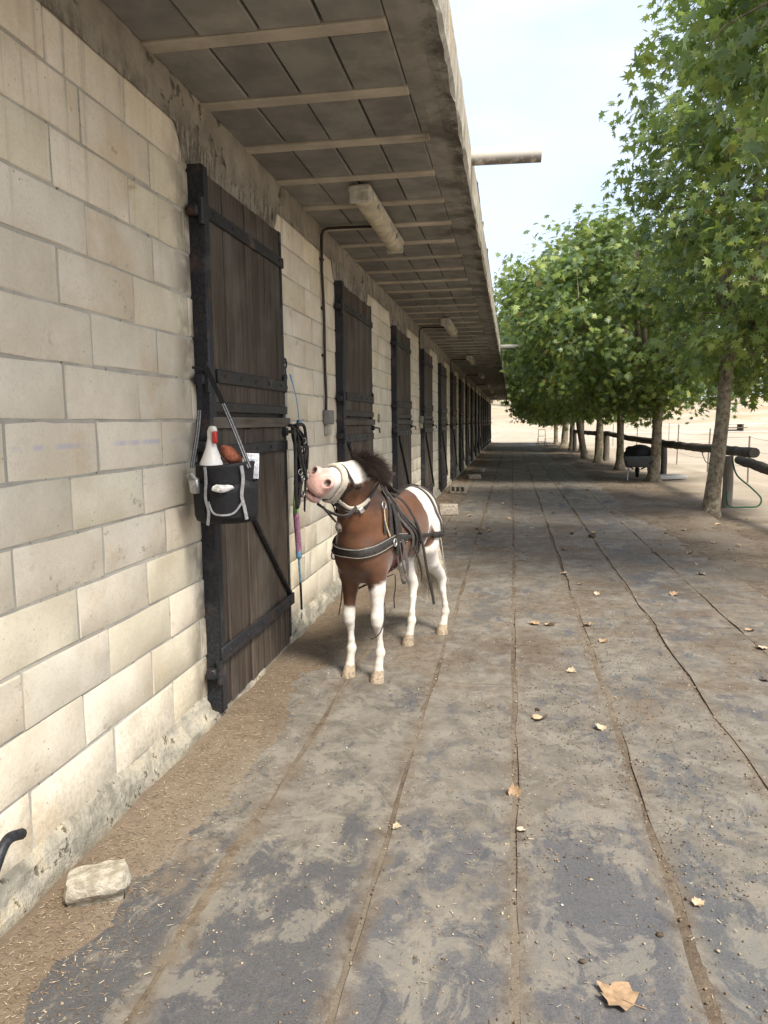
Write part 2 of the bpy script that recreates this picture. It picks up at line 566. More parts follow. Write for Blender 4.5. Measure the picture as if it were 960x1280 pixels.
def m_ground():
    q = NT('sandy_ground'); p = q.pos(); x, y, z = q.xyz(p)
    a = q.noise(p, .18, 6, .6); b = q.noise(p, 2.5, 6, .7); f = q.noise(p, 26, 5, .7)
    sand = q.mix(q.ramp(a, .35, .65), (.36, .305, .235), (.455, .395, .315))
    sand = q.mix(q.ramp(b, .45, .7, 0, .55), sand, (.36, .265, .165))
    sand = q.mix(q.ramp(f, .5, .7, 0, .35), sand, (.30, .22, .14))
    dc, dh = dirt_col(q, p)
    e = q.math('ADD', x, q.math('MULTIPLY', q.noise(p, .8, 4, .6), 1.6))
    c = q.mix(q.math('MULTIPLY', q.ramp(e, 4.0, 5.3, 1, 0), q.ramp(y, 62, 52)), sand, dc)
    # dry grass on the far bank
    gr = q.math('MULTIPLY', q.ramp(z, .5, 1.6), q.ramp(q.noise(p, .35, 5, .7), .40, .62))
    c = q.mix(q.math('MULTIPLY', gr, .6), c, (.34, .25, .13))
    gg = q.math('MULTIPLY', q.ramp(y, 40, 55), q.ramp(q.noise(q.mapv(p, (.1, .28, .1)), 1, 4, .6), .60, .68))
    c = q.mix(q.math('MULTIPLY', gg, .45), c, (.16, .19, .08))
    return q.fin(c, .95, q.bump(q.math('ADD', f, b), .7, .03), spec=.1)


def m_leaf(name='plane_leaf'):
    q = NT(name); t = q.attr(); p = q.pos()
    geo = q.n('NewGeometry')
    f = q.noise(p, 30, 2)
    c = q.mix(q.ramp(f, .3, .7, 0, .25), t, (.03, .06, .012))
    q.set(q.b.inputs['Base Color'], c)
    q.b.inputs['Roughness'].default_value = .42
    q.b.inputs['Specular IOR Level'].default_value = .45
    tr = q.n('BsdfTranslucent')
    q.set(tr.inputs['Color'], q.mix(.5, c, (.26, .34, .05), 'MIX'))
    ms = q.n('MixShader'); ms.inputs[0].default_value = .48
    q.t.links.new(q.b.outputs[0], ms.inputs[1]); q.t.links.new(tr.outputs[0], ms.inputs[2])
    q.t.links.new(ms.outputs[0], q.out.inputs['Surface'])
    return q.m


def m_bark():
    q = NT('plane_bark'); p = q.pos()
    v = q.voro(q.mapv(p, (1, 1, .45)), 11, out='Color')
    r = q.n('SeparateColor'); q.set(r.inputs[0], v)
    n1 = q.noise(p, 13, 7, .7, .6)
    c = q.mix(q.ramp(n1, .38, .58), (.135, .105, .072), (.27, .235, .165))
    c = q.mix(q.ramp(n1, .58, .68, 0, .85), c, (.36, .34, .24))
    c = q.mix(q.ramp(q.noise(q.mapv(p, (1, 1, .35), (3, 1, 0)), 9, 5, .7), .56, .68, 0, .8), c, (.07, .055, .038))
    h = q.noise(q.mapv(p, (1, 1, .3)), 26, 5, .7)
    return q.fin(c, .9, q.bump(q.math('ADD', h, n1), .8, .02), spec=.15)


def m_tint(name, rough=.8, bump=.3, scale=60, bdist=.004, spec=.3, var=.35):
    q = NT(name); t = q.attr(); p = q.pos()
    f = q.noise(p, scale, 4, .65)
    k = q.ramp(f, .3, .7, 1 - var, 1 + var)
    cc = q.n('CombineColor')
    for i in range(3): q.set(cc.inputs[i], k)
    c = q.mix(1.0, t, cc.outputs[0], 'MULTIPLY')
    return q.fin(c, rough, q.bump(f, bump, bdist), spec=spec)


M = {}
M['block'] = m_block(); M['mortar'] = m_mortar(); M['band'] = m_band(); M['plinth'] = m_plinth()
M['panel'] = m_ceiling('grey_ceiling_block', (.215, .207, .193), (.305, .292, .272))
M['beam'] = m_ceiling('pale_concrete_beam', (.40, .36, .30), (.54, .49, .41))
M['cast'] = m_ceiling('cast_eave_concrete', (.235, .224, .204), (.335, .317, .287))
M['fascia'] = m_fascia()
M['plank'] = m_wood('dark_weathered_plank', (.045, .033, .0235), (.112, .085, .063), 2, .35)
M['rail'] = m_wood('worn_rail_wood', (.060, .048, .036), (.145, .12, .09), 1, .5)
M['iron'] = m_iron()
M['dirt'] = m_dirt(); M['mat'] = m_mat(); M['ground'] = m_ground()
M['leaf'] = m_leaf(); M['bark'] = m_bark()
M['tint'] = m_tint('painted_by_part'); M['litter'] = m_tint('dry_litter', .9, .2)
M['dryleaf'] = m_tint('dry_leaf_surface', .75, .4, 40, .003, .2, .25)
M['galv'] = simple('galvanised_metal', (.42, .42, .41), .45, .8)
M['lamp'] = simple('yellowed_lamp_plastic', (.52, .46, .34), .45, 0, .25, 12, .05)
M['lamphouse'] = simple('dusty_lamp_housing', (.46, .43, .36), .6, 0, .3, 14, .1)
M['conduit'] = simple('dark_brown_conduit', (.035, .024, .018), .5, 0, .3, 30, .1)
M['greybox'] = simple('grey_switch_box', (.20, .19, .175), .55, 0, .2, 30, .1)
q = NT('stained_pvc_pipe'); p = q.pos(); x_, y_, z_ = q.xyz(p)
st_ = q.math('MULTIPLY', q.ramp(z_, 3.228, 3.196), q.ramp(q.noise(q.mapv(p, (30, 30, 8)), 1.0, 5, .7), .32, .55))
M['pvc'] = q.fin(q.mix(q.math('MULTIPLY', st_, .85), (.60, .555, .475), (.12, .11, .095)), .5, q.bump(q.noise(q.mapv(p, (60, 4, 4)), 1.0, 3), .25, .004))
M['log'] = m_wood('dark_weathered_log', (.045, .038, .031), (.125, .107, .087), 1, .4)
M['post'] = m_wood('grey_post_wood', (.13, .11, .085), (.24, .21, .165), 2, .4)

# ============================================================ GROUND
def terrain(x, y):
    z = np.full_like(x, -0.035)
    far = sstep(57, 92, y)
    z = z + far * 3.4 * (0.55 + .8 * fbm(x * .07, y * .07, 4, 3)) * sstep(90, 20, x)
    z = z + sstep(75, 260, y) * 5.0 + sstep(110, 420, np.abs(x) + y * .3) * 2
    z = z + (fbm(x * .5, y * .5, 4, 5) - .5) * .10 * sstep(4.0, 5.5, x)
    z = z + .07 * np.exp(-((x - 5.35) / .28) ** 2) * sstep(5, 9, y) * sstep(30, 24, y)    # low earth lip behind the rail
    return z


xs = np.unique(np.concatenate([np.linspace(-400, -20, 14), np.linspace(-20, 2.6, 14), np.linspace(2.6, 12, 72), np.linspace(12, 60, 50), np.linspace(60, 450, 26)]))
ys = np.unique(np.concatenate([np.linspace(-60, -6, 8), np.linspace(-6, 34, 160), np.linspace(34, 110, 90), np.linspace(110, 800, 30)]))
XX, YY = np.meshgrid(xs, ys)
ZZ = terrain(XX, YY)
nx, ny = len(xs), len(ys)
I = (np.arange(ny - 1)[:, None] * nx + np.arange(nx - 1)[None]).ravel()
gF = np.stack([I, I + 1, I + nx + 1, I + nx], 1)
ground = link('ground', np_mesh('ground', np.stack([XX.ravel(), YY.ravel(), ZZ.ravel()], 1), gF, M['ground'], smooth=True))
props(ground, 'pale sandy ground spreading beyond the trees to a low bank', None, None, 'structure')


# dirt layer of the path: rises over the mats where dirt has been dragged across them
def dirt_h(x, y):
    n = fbm(x * 1.5 + 3, y * 1.0 + 8, 5, 21)
    f = fbm(x * 9, y * 9, 3, 31)
    w = sstep(-.93, -1.20, x + .55 * (n - .5) + .25 * (f - .5)) * .9                       # strip along the wall foot
    w = np.maximum(w, sstep(1.75, 2.4, x + .5 * (n - .5)) * sstep(4.5, 8.5, y))
    w = np.maximum(w, sstep(2.3, 2.7, x) * .8)
    patch = sstep(.58, .76, n + .22 * (f - .5) + .06 * sstep(3.2, 5.5, y) - .06 * sstep(3.2, 2.2, y))
    k = np.maximum(w, patch * .16)
    z = -.0055 + k * .018 + (f - .5) * .012 * (.4 + k) + (fbm(x * 40, y * 40, 2, 41) - .5) * .004
    for sm_ in (-.95, -.445, .02, .515, 1.02, 1.60, 2.12):
        z = z + .0085 * np.exp(-((x - sm_ + .012 * (f - .5)) / .026) ** 2) * sstep(.35, .65, fbm(x * 7 + sm_, y * 2.2, 4, 61))
    z = z + sstep(-1.25, -1.5, x) * .018 * (.5 + fbm(x * 3, y * 3, 3, 51))
    d = np.hypot((x - 3.1) / 1.0, (y - 12.6) / 1.3)
    z = z + .10 * np.exp(-d * d * 1.5)
    z = z - sstep(2.7, 3.9, x) * .0
    return z


def sheet(xs, ys):
    X, Y = np.meshgrid(xs, ys)
    Z = dirt_h(X, Y)
    return X, Y, Z


parts_v, parts_f, base = [], [], 0
xA = np.arange(-1.56, 3.01, .025)
yA = np.concatenate([np.arange(.6, 7.5, .025), np.arange(7.5, 16, .05), np.arange(16, 57, .16), [57.2]])
X, Y, Z = sheet(xA, yA)
edge = sstep(.6, .0, 3.0 - X + (fbm(X * 2, Y * 2, 3, 9) - .5) * .5)
Z = Z - edge * .05 - sstep(56, 57.1, Y) * .05
nx, ny = len(xA), len(yA)
I = (np.arange(ny - 1)[:, None] * nx + np.arange(nx - 1)[None]).ravel()
path = link('path', np_mesh('path', np.stack([X.ravel(), Y.ravel(), Z.ravel()], 1), np.stack([I, I + 1, I + nx + 1, I + nx], 1), M['dirt'], smooth=True))
props(path, 'wide path of rubber mats and trampled dirt along the stable wall', None, None, 'structure')

# rubber mats, strip by strip
seams = [-1.43, -.95, -.445, .02, .515, 1.02, 1.60, 2.12]
for k in range(len(seams) - 1):
    xa, xb = seams[k] + .013, seams[k + 1] - .013
    y = 0.4 + rnd.uniform(-.9, 0)
    yend = 55 if k < 6 else 30
    while y < yend:
        L = rnd.choice([3.2, 4.6, 5.6, 7.0]) * rnd.uniform(.9, 1.1)
        if k == 5 and y < 1: L = 7.3 - y - 1.6
        y1 = min(y + L, yend)
        n = max(4, int((y1 - y) / .22)); m = 4
        vs, fs = [], []
        tilt = rnd.uniform(-.003, .003); zz = rnd.uniform(.0005, .0045); cur = rnd.uniform(-.004, .006)
        dxa, dxb = rnd.uniform(-.006, .006), rnd.uniform(-.006, .006)
        for j in range(n + 1):
            v = j / n; yy = y + .003 + (y1 - y - .006) * v
            for i in range(m + 1):
                u = i / m
                e = abs(2 * u - 1) ** 3
                xx = xa + dxa + (xb - xa + dxb - dxa) * u + .003 * math.sin(yy * 5 + k * 2 + u)
                endc = max(0, abs(2 * v - 1) - .82) / .18
                if i in (0, m): xx += .032 * (float(fbm(np.array([yy * 3.3 + k * 9]), np.array([i * 3.1]), 3, 77)[0]) - .5)
                vs.append((xx, yy, zz + tilt * (u - .5) + cur * e * .6 + endc * endc * .004 + .0015 * math.sin(yy * 3.1 + u * 4 + k)))
        for j in range(n):
            for i in range(m):
                a = j * (m + 1) + i
                fs.append((a, a + 1, a + m + 2, a + m + 1))
        # rim
        rim = [i for i in range(m + 1)] + [j * (m + 1) + m for j in range(1, n + 1)] + [n * (m + 1) + i for i in range(m - 1, -1, -1)] + [j * (m + 1) for j in range(n - 1, 0, -1)]
        b = len(vs)
        vs += [(vs[i][0], vs[i][1], vs[i][2] - .022) for i in rim]
        for q in range(len(rim)):
            q2 = (q + 1) % len(rim)
            fs.append((rim[q2], rim[q], b + q, b + q2))
        g = rnd.uniform(.72, 1.18)
        mb = MB(); mb.add(vs, fs, (g, g * rnd.uniform(.98, 1.02), g * rnd.uniform(.97, 1.05)))
        mb.build('rubber_mat', M['mat'], path, smooth='auto', colattr=True)
        y = y1


# ------------------------------------------------------------ litter on the path (nobody could count it)
def scatter_prisms(n, fx, fy, L, Wd, cols, zoff=.003, flat=.35, tilt=.25):
    x, y = fx(n), fy(n)
    z = np.maximum(dirt_h(x, y), .004) + zoff
    a = RNG.uniform(0, 2 * np.pi, n); l = RNG.uniform(*L, n) / 2; w = RNG.uniform(*Wd, n) / 2; h = w * flat * 2
    t = RNG.normal(0, tilt, n)
    base = np.array([[-1, -1, 0], [1, -1, 0], [1, 1, 0], [-1, 1, 0], [-.85, 0, 1], [.85, 0, 1]], float)
    P = base[None].repeat(n, 0)
    bend = RNG.uniform(-.3, .3, n)
    lx, ly, lz = P[..., 0] * l[:, None], P[..., 1] * w[:, None], P[..., 2] * h[:, None] + np.abs(P[..., 0] * l[:, None] * np.sin(t)[:, None]) * .4
    ca, sa = np.cos(a)[:, None], np.sin(a)[:, None]
    V = np.stack([x[:, None] + lx * ca - ly * sa, y[:, None] + lx * sa + ly * ca, z[:, None] + lz], -1).reshape(-1, 3)
    f = np.array([[0, 1, 5], [0, 5, 4], [2, 3, 4], [2, 4, 5], [1, 2, 5], [3, 0, 4]])
    F = (f[None] + (np.arange(n) * 6)[:, None, None]).reshape(-1, 3)
    c = np.array(cols)[RNG.integers(0, len(cols), n)] * RNG.uniform(.7, 1.25, (n, 1))
    return V, F, np.repeat(c, 6, 0)


def join(lst):
    V, F, C, b = [], [], [], 0
    for v, f, c in lst:
        V.append(v); F.append(f + b); C.append(c); b += len(v)
    return np.concatenate(V), np.concatenate(F), np.concatenate(C)


straw_c = [(.32, .25, .165), (.24, .17, .11), (.17, .115, .07), (.42, .35, .25), (.20, .14, .09), (.15, .105, .07)]
expo = lambda s, o: (lambda n: o + RNG.exponential(s, n))
A = scatter_prisms(15000, lambda n: -1.43 + np.abs(RNG.normal(0, .19, n)), lambda n: 1.1 + 8 * RNG.random(n) ** 1.2, (.003, .020), (.0008, .0026), straw_c)
A2 = scatter_prisms(2600, lambda n: -1.42 + np.abs(RNG.normal(0, .30, n)), lambda n: RNG.uniform(9, 40, n), (.02, .08), (.004, .012), straw_c)
B = scatter_prisms(5200, lambda n: RNG.uniform(-1.1, 2.8, n), lambda n: 1.3 + 11 * RNG.random(n) ** 1.3, (.003, .020), (.0007, .0028), straw_c + [(.50, .44, .33)])
for nm, lst, lab in (('straw_litter', [A, A2], 'straw and wood shavings strewn along the foot of the wall'), ('chaff_litter', [B], 'fine dry chaff and twig bits scattered over the mats')):
    V, F, C = join(lst)
    o = link(nm, np_mesh(nm, V, F, M['litter'], C)); props(o, lab, 'litter', None, 'stuff')


def scatter_stones(n, fx, fy, R, cols):
    x, y = fx(n), fy(n)
    r = R[0] + (R[1] - R[0]) * RNG.random(n) ** 2.5
    z = np.maximum(dirt_h(x, y), .003) + r * .35
    o = np.array([[1, 0, 0], [-1, 0, 0], [0, 1, 0], [0, -1, 0], [0, 0, 1], [0, 0, -1]], float)
    P = o[None] * RNG.uniform(.55, 1.2, (n, 6, 3)) + RNG.normal(0, .12, (n, 6, 3))
    P = P * r[:, None, None] * np.array([1, 1, .7])
    V = (P + np.stack([x, y, z], -1)[:, None]).reshape(-1, 3)
    f = np.array([[0, 2, 4], [2, 1, 4], [1, 3, 4], [3, 0, 4], [2, 0, 5], [1, 2, 5], [3, 1, 5], [0, 3, 5]])
    F = (f[None] + (np.arange(n) * 6)[:, None, None]).reshape(-1, 3)
    c = np.array(cols)[RNG.integers(0, len(cols), n)] * RNG.uniform(.7, 1.2, (n, 1))
    return V, F, np.repeat(c, 6, 0)


dc = [(.20, .145, .095), (.14, .10, .065), (.27, .21, .14), (.34, .28, .20)]
s1 = scatter_stones(20000, lambda n: RNG.uniform(-1.3, 2.9, n), lambda n: 1.3 + 13 * RNG.random(n) ** 1.5, (.0010, .0065), dc)
s5 = scatter_stones(9000, lambda n: RNG.normal(.45, .45, n), lambda n: 2.4 + np.abs(RNG.normal(0, 2.6, n)), (.0012, .006), dc[:3])
s2 = scatter_stones(1600, lambda n: RNG.choice([.02, .515, 1.02, 1.6], n) + RNG.normal(0, .03, n), lambda n: 1.3 + 9 * RNG.random(n), (.002, .009), dc)
s3 = scatter_stones(260, lambda n: RNG.uniform(-1.1, 2.6, n), lambda n: 1.5 + 9 * RNG.random(n), (.002, .006), [(.66, .63, .56), (.7, .62, .45)])
s4 = scatter_stones(1500, lambda n: RNG.uniform(-1.2, 3.0, n), lambda n: RNG.uniform(8, 40, n), (.006, .022), dc)
V, F, C = join([s1, s2, s3, s4, s5])
props(link('soil_crumbs', np_mesh('soil_crumbs', V, F, M['litter'], C)), 'soil crumbs and pale grit lying on mats and in their seams', 'grit', None, 'stuff')

# ============================================================ STABLE BUILDING
WX, ZC, EX = -1.51, 3.06, -.29
YEND = 57.0
bld = empty('stable_building', (WX, 3.6, 0), 'long cream block stable with a row of dark wooden doors under a deep eave', 'stable')


def rel(mb):                                    # world coords -> building coords
    mb.v = [(p[0] - WX, p[1] - 3.6, p[2]) for p in mb.v]
    return mb


# doors: front edge, width
doors = [(3.56, 1.31)]
yy = 6.60
while yy < YEND - 1.6:
    doors.append((yy, 1.46)); yy += 3.13
DX = -1.45

w = MB(); w.box((WX - .1345, (YEND - 1.0) / 2, 1.5), (.26, YEND + 1.0, 3.1)); 
wall = rel(w).build('wall', M['mortar'], bld)
far = MB(); far.box((-4.8, (YEND - 1.0) / 2, 1.62), (6.3, YEND + .94, 3.36)); rel(far).build('rear_body', M['band'], bld)


# stone blocks
def block_mb(mb, y0, y1, z0, z1, detail):
    g = .006
    y0 += g + rnd.uniform(-.002, .003); y1 -= g + rnd.uniform(-.002, .003)
    z0 += g + rnd.uniform(-.002, .002); z1 -= g + rnd.uniform(-.002, .002)
    if y1 - y0 < .03: return
    t = rnd.uniform(.93, 1.05); wv = rnd.uniform(-.010, .018)
    tint = (t * (1 + wv), t, t * (1 - wv * 1.5 - rnd.choice([0, 0, 0, .05])))
    off = rnd.uniform(-.002, .003)
    if detail:
        ys_ = [y0, y0 + .005, (2 * y0 + y1) / 3, (y0 + 2 * y1) / 3, y1 - .005, y1]
        zs_ = [z0, z0 + .005, (z0 + z1) / 2, z1 - .005, z1]
    else:
        ys_ = [y0, y0 + .01, y1 - .01, y1]; zs_ = [z0, z0 + .01, z1 - .01, z1]
    ny_, nz_ = len(ys_), len(zs_)
    vs, fs = [], []
    for j, z in enumerate(zs_):
        for i, y in enumerate(ys_):
            rim = i in (0, ny_ - 1) or j in (0, nz_ - 1)
            x = WX + off + (-.0022 + rnd.uniform(-.003, .0008) if rim else rnd.uniform(-.0012, .0012))
            k = .003 if rim else 0
            vs.append((x, y + rnd.uniform(-k, k), z + rnd.uniform(-k, k)))
    for j in range(nz_ - 1):
        for i in range(ny_ - 1):
            a = j * ny_ + i
            fs.append((a, a + 1, a + ny_ + 1, a + ny_))
    rimi = list(range(ny_)) + [j * ny_ + ny_ - 1 for j in range(1, nz_)] + [(nz_ - 1) * ny_ + i for i in range(ny_ - 2, -1, -1)] + [j * ny_ for j in range(nz_ - 2, 0, -1)]
    b = len(vs)
    vs += [(WX - .02, vs[i][1], vs[i][2]) for i in rimi]
    for q in range(len(rimi)):
        q2 = (q + 1) % len(rimi)
        fs.append((rimi[q2], rimi[q], b + q, b + q2))
    mb.add(vs, fs, tint)


courses = [.14, .35, .55, .745, .94, 1.135, 1.33, 1.525, 1.72, 1.915, 2.11, 2.30, 2.495, 2.69, 2.885]
farblocks = MB(); nblock = 0
spans = []
for r in range(len(courses) - 1):
    z0, z1 = courses[r], courses[r + 1]
    ys_ = []
    y = (2.45 if (r % 2 == 1) else 2.645) - .53 * 6
    while y < YEND:
        ys_.append(y); y += .53
    ys_.append(y)
    for a, b in zip(ys_[:-1], ys_[1:]):
        segs = [(a, b)]
        if rnd.random() < .05: mid = a + (b - a) * rnd.choice([.33, .5, .66]); segs = [(a, mid), (mid, b)]
        if a > 4.9:
            j = rnd.uniform(-.02, .02)
        for s0, s1 in segs:
            s0, s1 = max(s0, -.9), min(s1, YEND - .02)
            pieces = [(s0, s1)]
            for (dy, dw) in doors:
                if z0 > 2.70: continue
                out = []
                for p0, p1 in pieces:
                    if p1 <= dy + .03 or p0 >= dy + dw - .03: out.append((p0, p1)); continue
                    if p0 < dy + .03: out.append((p0, dy + .03))
                    if p1 > dy + dw - .03: out.append((dy + dw - .03, p1))
                pieces = out
            for p0, p1 in pieces:
                if p1 - p0 > .04: spans.append((p0, p1, z0, z1))
near = sorted([s for s in spans if s[1] > 1.15], key=lambda s: s[0])
nearset = set(near[:298])
for s in spans:
    if s in nearset:
        mb = MB(); block_mb(mb, *s, True)
        if mb.v: rel(mb).build('stone_block', M['block'], wall, smooth='auto', colattr=True)
    else:
        block_mb(farblocks, *s, False)
o = rel(farblocks).build('far_stone_blocks', M['block'], wall, colattr=True); props(o, kind='stuff')

# ring beam above the blocks: rough cast, ragged lower edge
n = int(58 / .06)
vs, fs = [], []
prof = [(2.79, -.022), (2.80, .004), (2.86, .009), (2.93, .006), (3.0, .008), (3.07, .006)]
ysb = np.linspace(-.95, YEND, n)
for y in ysb:
    for j, (z, x) in enumerate(prof):
        low = 0
        if j < 2: low = (fbm(np.array([y * 3.0]), np.array([.5]), 4, 3)[0] - .5) * .07 + .085 - .17 * max([float(sstep(.11, .03, np.array(max(dy - y, y - dy - dw, 0)))) for dy, dw in doors if abs(y - dy) < 4] or [0])
        vs.append((WX + x + (rnd.uniform(-.003, .004) if j else 0), y, z + (low if j < 2 else 0)))
k = len(prof)
for i in range(n - 1):
    for j in range(k - 1):
        a = i * k + j
        fs.append((a, a + k, a + k + 1, a + 1))
mb = MB(); mb.add(vs, fs); rel(mb).build('ring_beam', M['band'], wall)

# crumbling plinth
vs, fs = [], []
ysb = np.concatenate([np.arange(-.9, 12, .035), np.arange(12, YEND, .3)])
prof = [(-.06, .075), (.02, .055), (.06, .046), (.095, .036), (.125, .022), (.150, .006), (.158, -.015)]
for y in ysb:
    for j, (z, x) in enumerate(prof):
        nx_ = (fbm(np.array([y * 4.0]), np.array([z * 30.]), 4, 7)[0] - .5) * .045
        door = any(dy - .02 < y < dy + dw + .02 for dy, dw in doors)
        zz = z + (fbm(np.array([y * 5.0]), np.array([2.5]), 3, 8)[0] - .5) * .05 * (j > 2)
        if door: zz = min(zz, .052 + .004 * j)
        vs.append((WX + max(x + nx_, -.018 if j == 6 else .002), y, zz))
k = len(prof)
for i in range(len(ysb) - 1):
    for j in range(k - 1):
        a = i * k + j
        fs.append((a, a + k, a + k + 1, a + 1))
mb = MB(); mb.add(vs, fs); rel(mb).build('plinth', M['plinth'], wall, smooth=False)

# ---- eave: slab, beams, blocks between the beams, cast edge
mb = MB(); mb.box((-1.2, (YEND + .3 - 1) / 2 + .0, 3.205), (1.77, YEND + 1.3, .20)); slab = rel(mb).build('eave_slab', M['cast'], bld, colattr=True)
PITCH, Y0B = .615, 3.185 - .615 * 5
nbeam = int((YEND - Y0B) / PITCH) + 1
npan = 0
farpan = MB(); farbeam = MB()
cols = [(-1.508, -1.258), (-1.252, -1.002), (-.996, -.746), (-.740, -.492)]
for i in range(nbeam):
    yb = Y0B + i * PITCH
    d = yb < 60
    mb = MB()
    xe = -.475 + rnd.uniform(-.03, .03)
    t = rnd.uniform(.88, 1.1)
    mb.box(((-1.508 + xe) / 2, yb, 3.084), (xe + 1.508, .088 + rnd.uniform(-.006, .006), .062), bev=.006, col=(t, t * .99, t * .97))
    if rnd.random() < .8:
        mb.v = [(p[0], p[1] + rnd.uniform(-.002, .002), p[2] + rnd.uniform(-.002, .002)) for p in mb.v]
    rel(mb).build('beam', M['beam'], slab, colattr=True)
    for c in cols:
        t = rnd.uniform(.80, 1.12)
        dz = rnd.uniform(-.004, .003)
        tgt = MB() if npan < 299 and yb > 2.0 else farpan
        tgt.box(((c[0] + c[1]) / 2, yb + PITCH / 2, 3.085 + dz), (c[1] - c[0] - .004, PITCH - .098, .045), bev=.006, jit=.0015, col=(t, t, t * rnd.uniform(.97, 1.01)))
        if tgt is not farpan:
            rel(tgt).build('ceiling_block', M['panel'], slab, colattr=True); npan += 1
props(rel(farpan).build('far_ceiling_blocks', M['panel'], slab, colattr=True), kind='stuff')
# cast strip along the edge with a ragged drip edge
vs, fs = [], []
ysb = np.arange(-.9, YEND + .3, .08)
prof = [(-.49, 3.108), (-.488, 3.068), (-.43, 3.062), (-.37, 3.060), (-.325, 3.057), (EX, 3.052), (EX + .012, 3.075), (EX + .016, 3.16), (EX + .020, 3.27), (EX + .012, 3.325), (EX - .05, 3.33), (EX - .2, 3.31)]
k = len(prof)
for y in ysb:
    for j, (x, z) in enumerate(prof):
        e = .012 if 2 <= j <= 6 else .008
        nz_ = (fbm(np.array([y * 5 + j]), np.array([j * 1.7]), 3, 12)[0] - .5) * 2 * e
        vs.append((x + (nz_ if j > 4 else 0), y, z + (nz_ if j < 6 and j > 1 else nz_ * .6)))
for i in range(len(ysb) - 1):
    for j in range(k - 1):
        a = i * k + j
        fs.append((a, a + k, a + k + 1, a + 1))
mb = MB(); mb.add(vs, fs)
eo = rel(mb).build('eave_edge', M['cast'], slab, colattr=True); eo.data.materials.append(M['fascia'])
eo.data.polygons.foreach_set('material_index', [1 if (p.index % (k - 1)) >= 5 else 0 for p in eo.data.polygons])
for y in (5.35, 18.6, 32.0):
    mb = MB()
    L = .47
    mb.tube([(EX - .05, y, 3.245), (EX + L * .5, y + .01, 3.243), (EX + L, y + .015, 3.24)], .055, 18, cap=False)
    mb.tube([(EX + L, y + .015, 3.24), (EX - .05, y, 3.243)], .049, 18, cap=False)
    b = len(mb.v)
    rel(mb).build('drain_spout', M['pvc'], bld, smooth='auto')
for y in (6.9, 8.2, 9.7, 12.4, 15.5):
    mb = MB(); h = rnd.uniform(.16, .3)
    mb.cyl((EX - .03, y, 3.28), (EX - .02, y + .02, 3.32 + h), .014, n=7)
    rel(mb).build('rebar_stub', M['iron'], bld)
mb = MB()
mb.tube([(EX - .02, 5.5, 3.36), (EX - .01, 6.9, 3.52), (EX - .01, 8.2, 3.44), (EX - .01, 9.7, 3.50), (EX, 12.4, 3.42), (EX, 15.5, 3.5)], .004, 5)
rel(mb).build('roof_wire', M['iron'], bld)


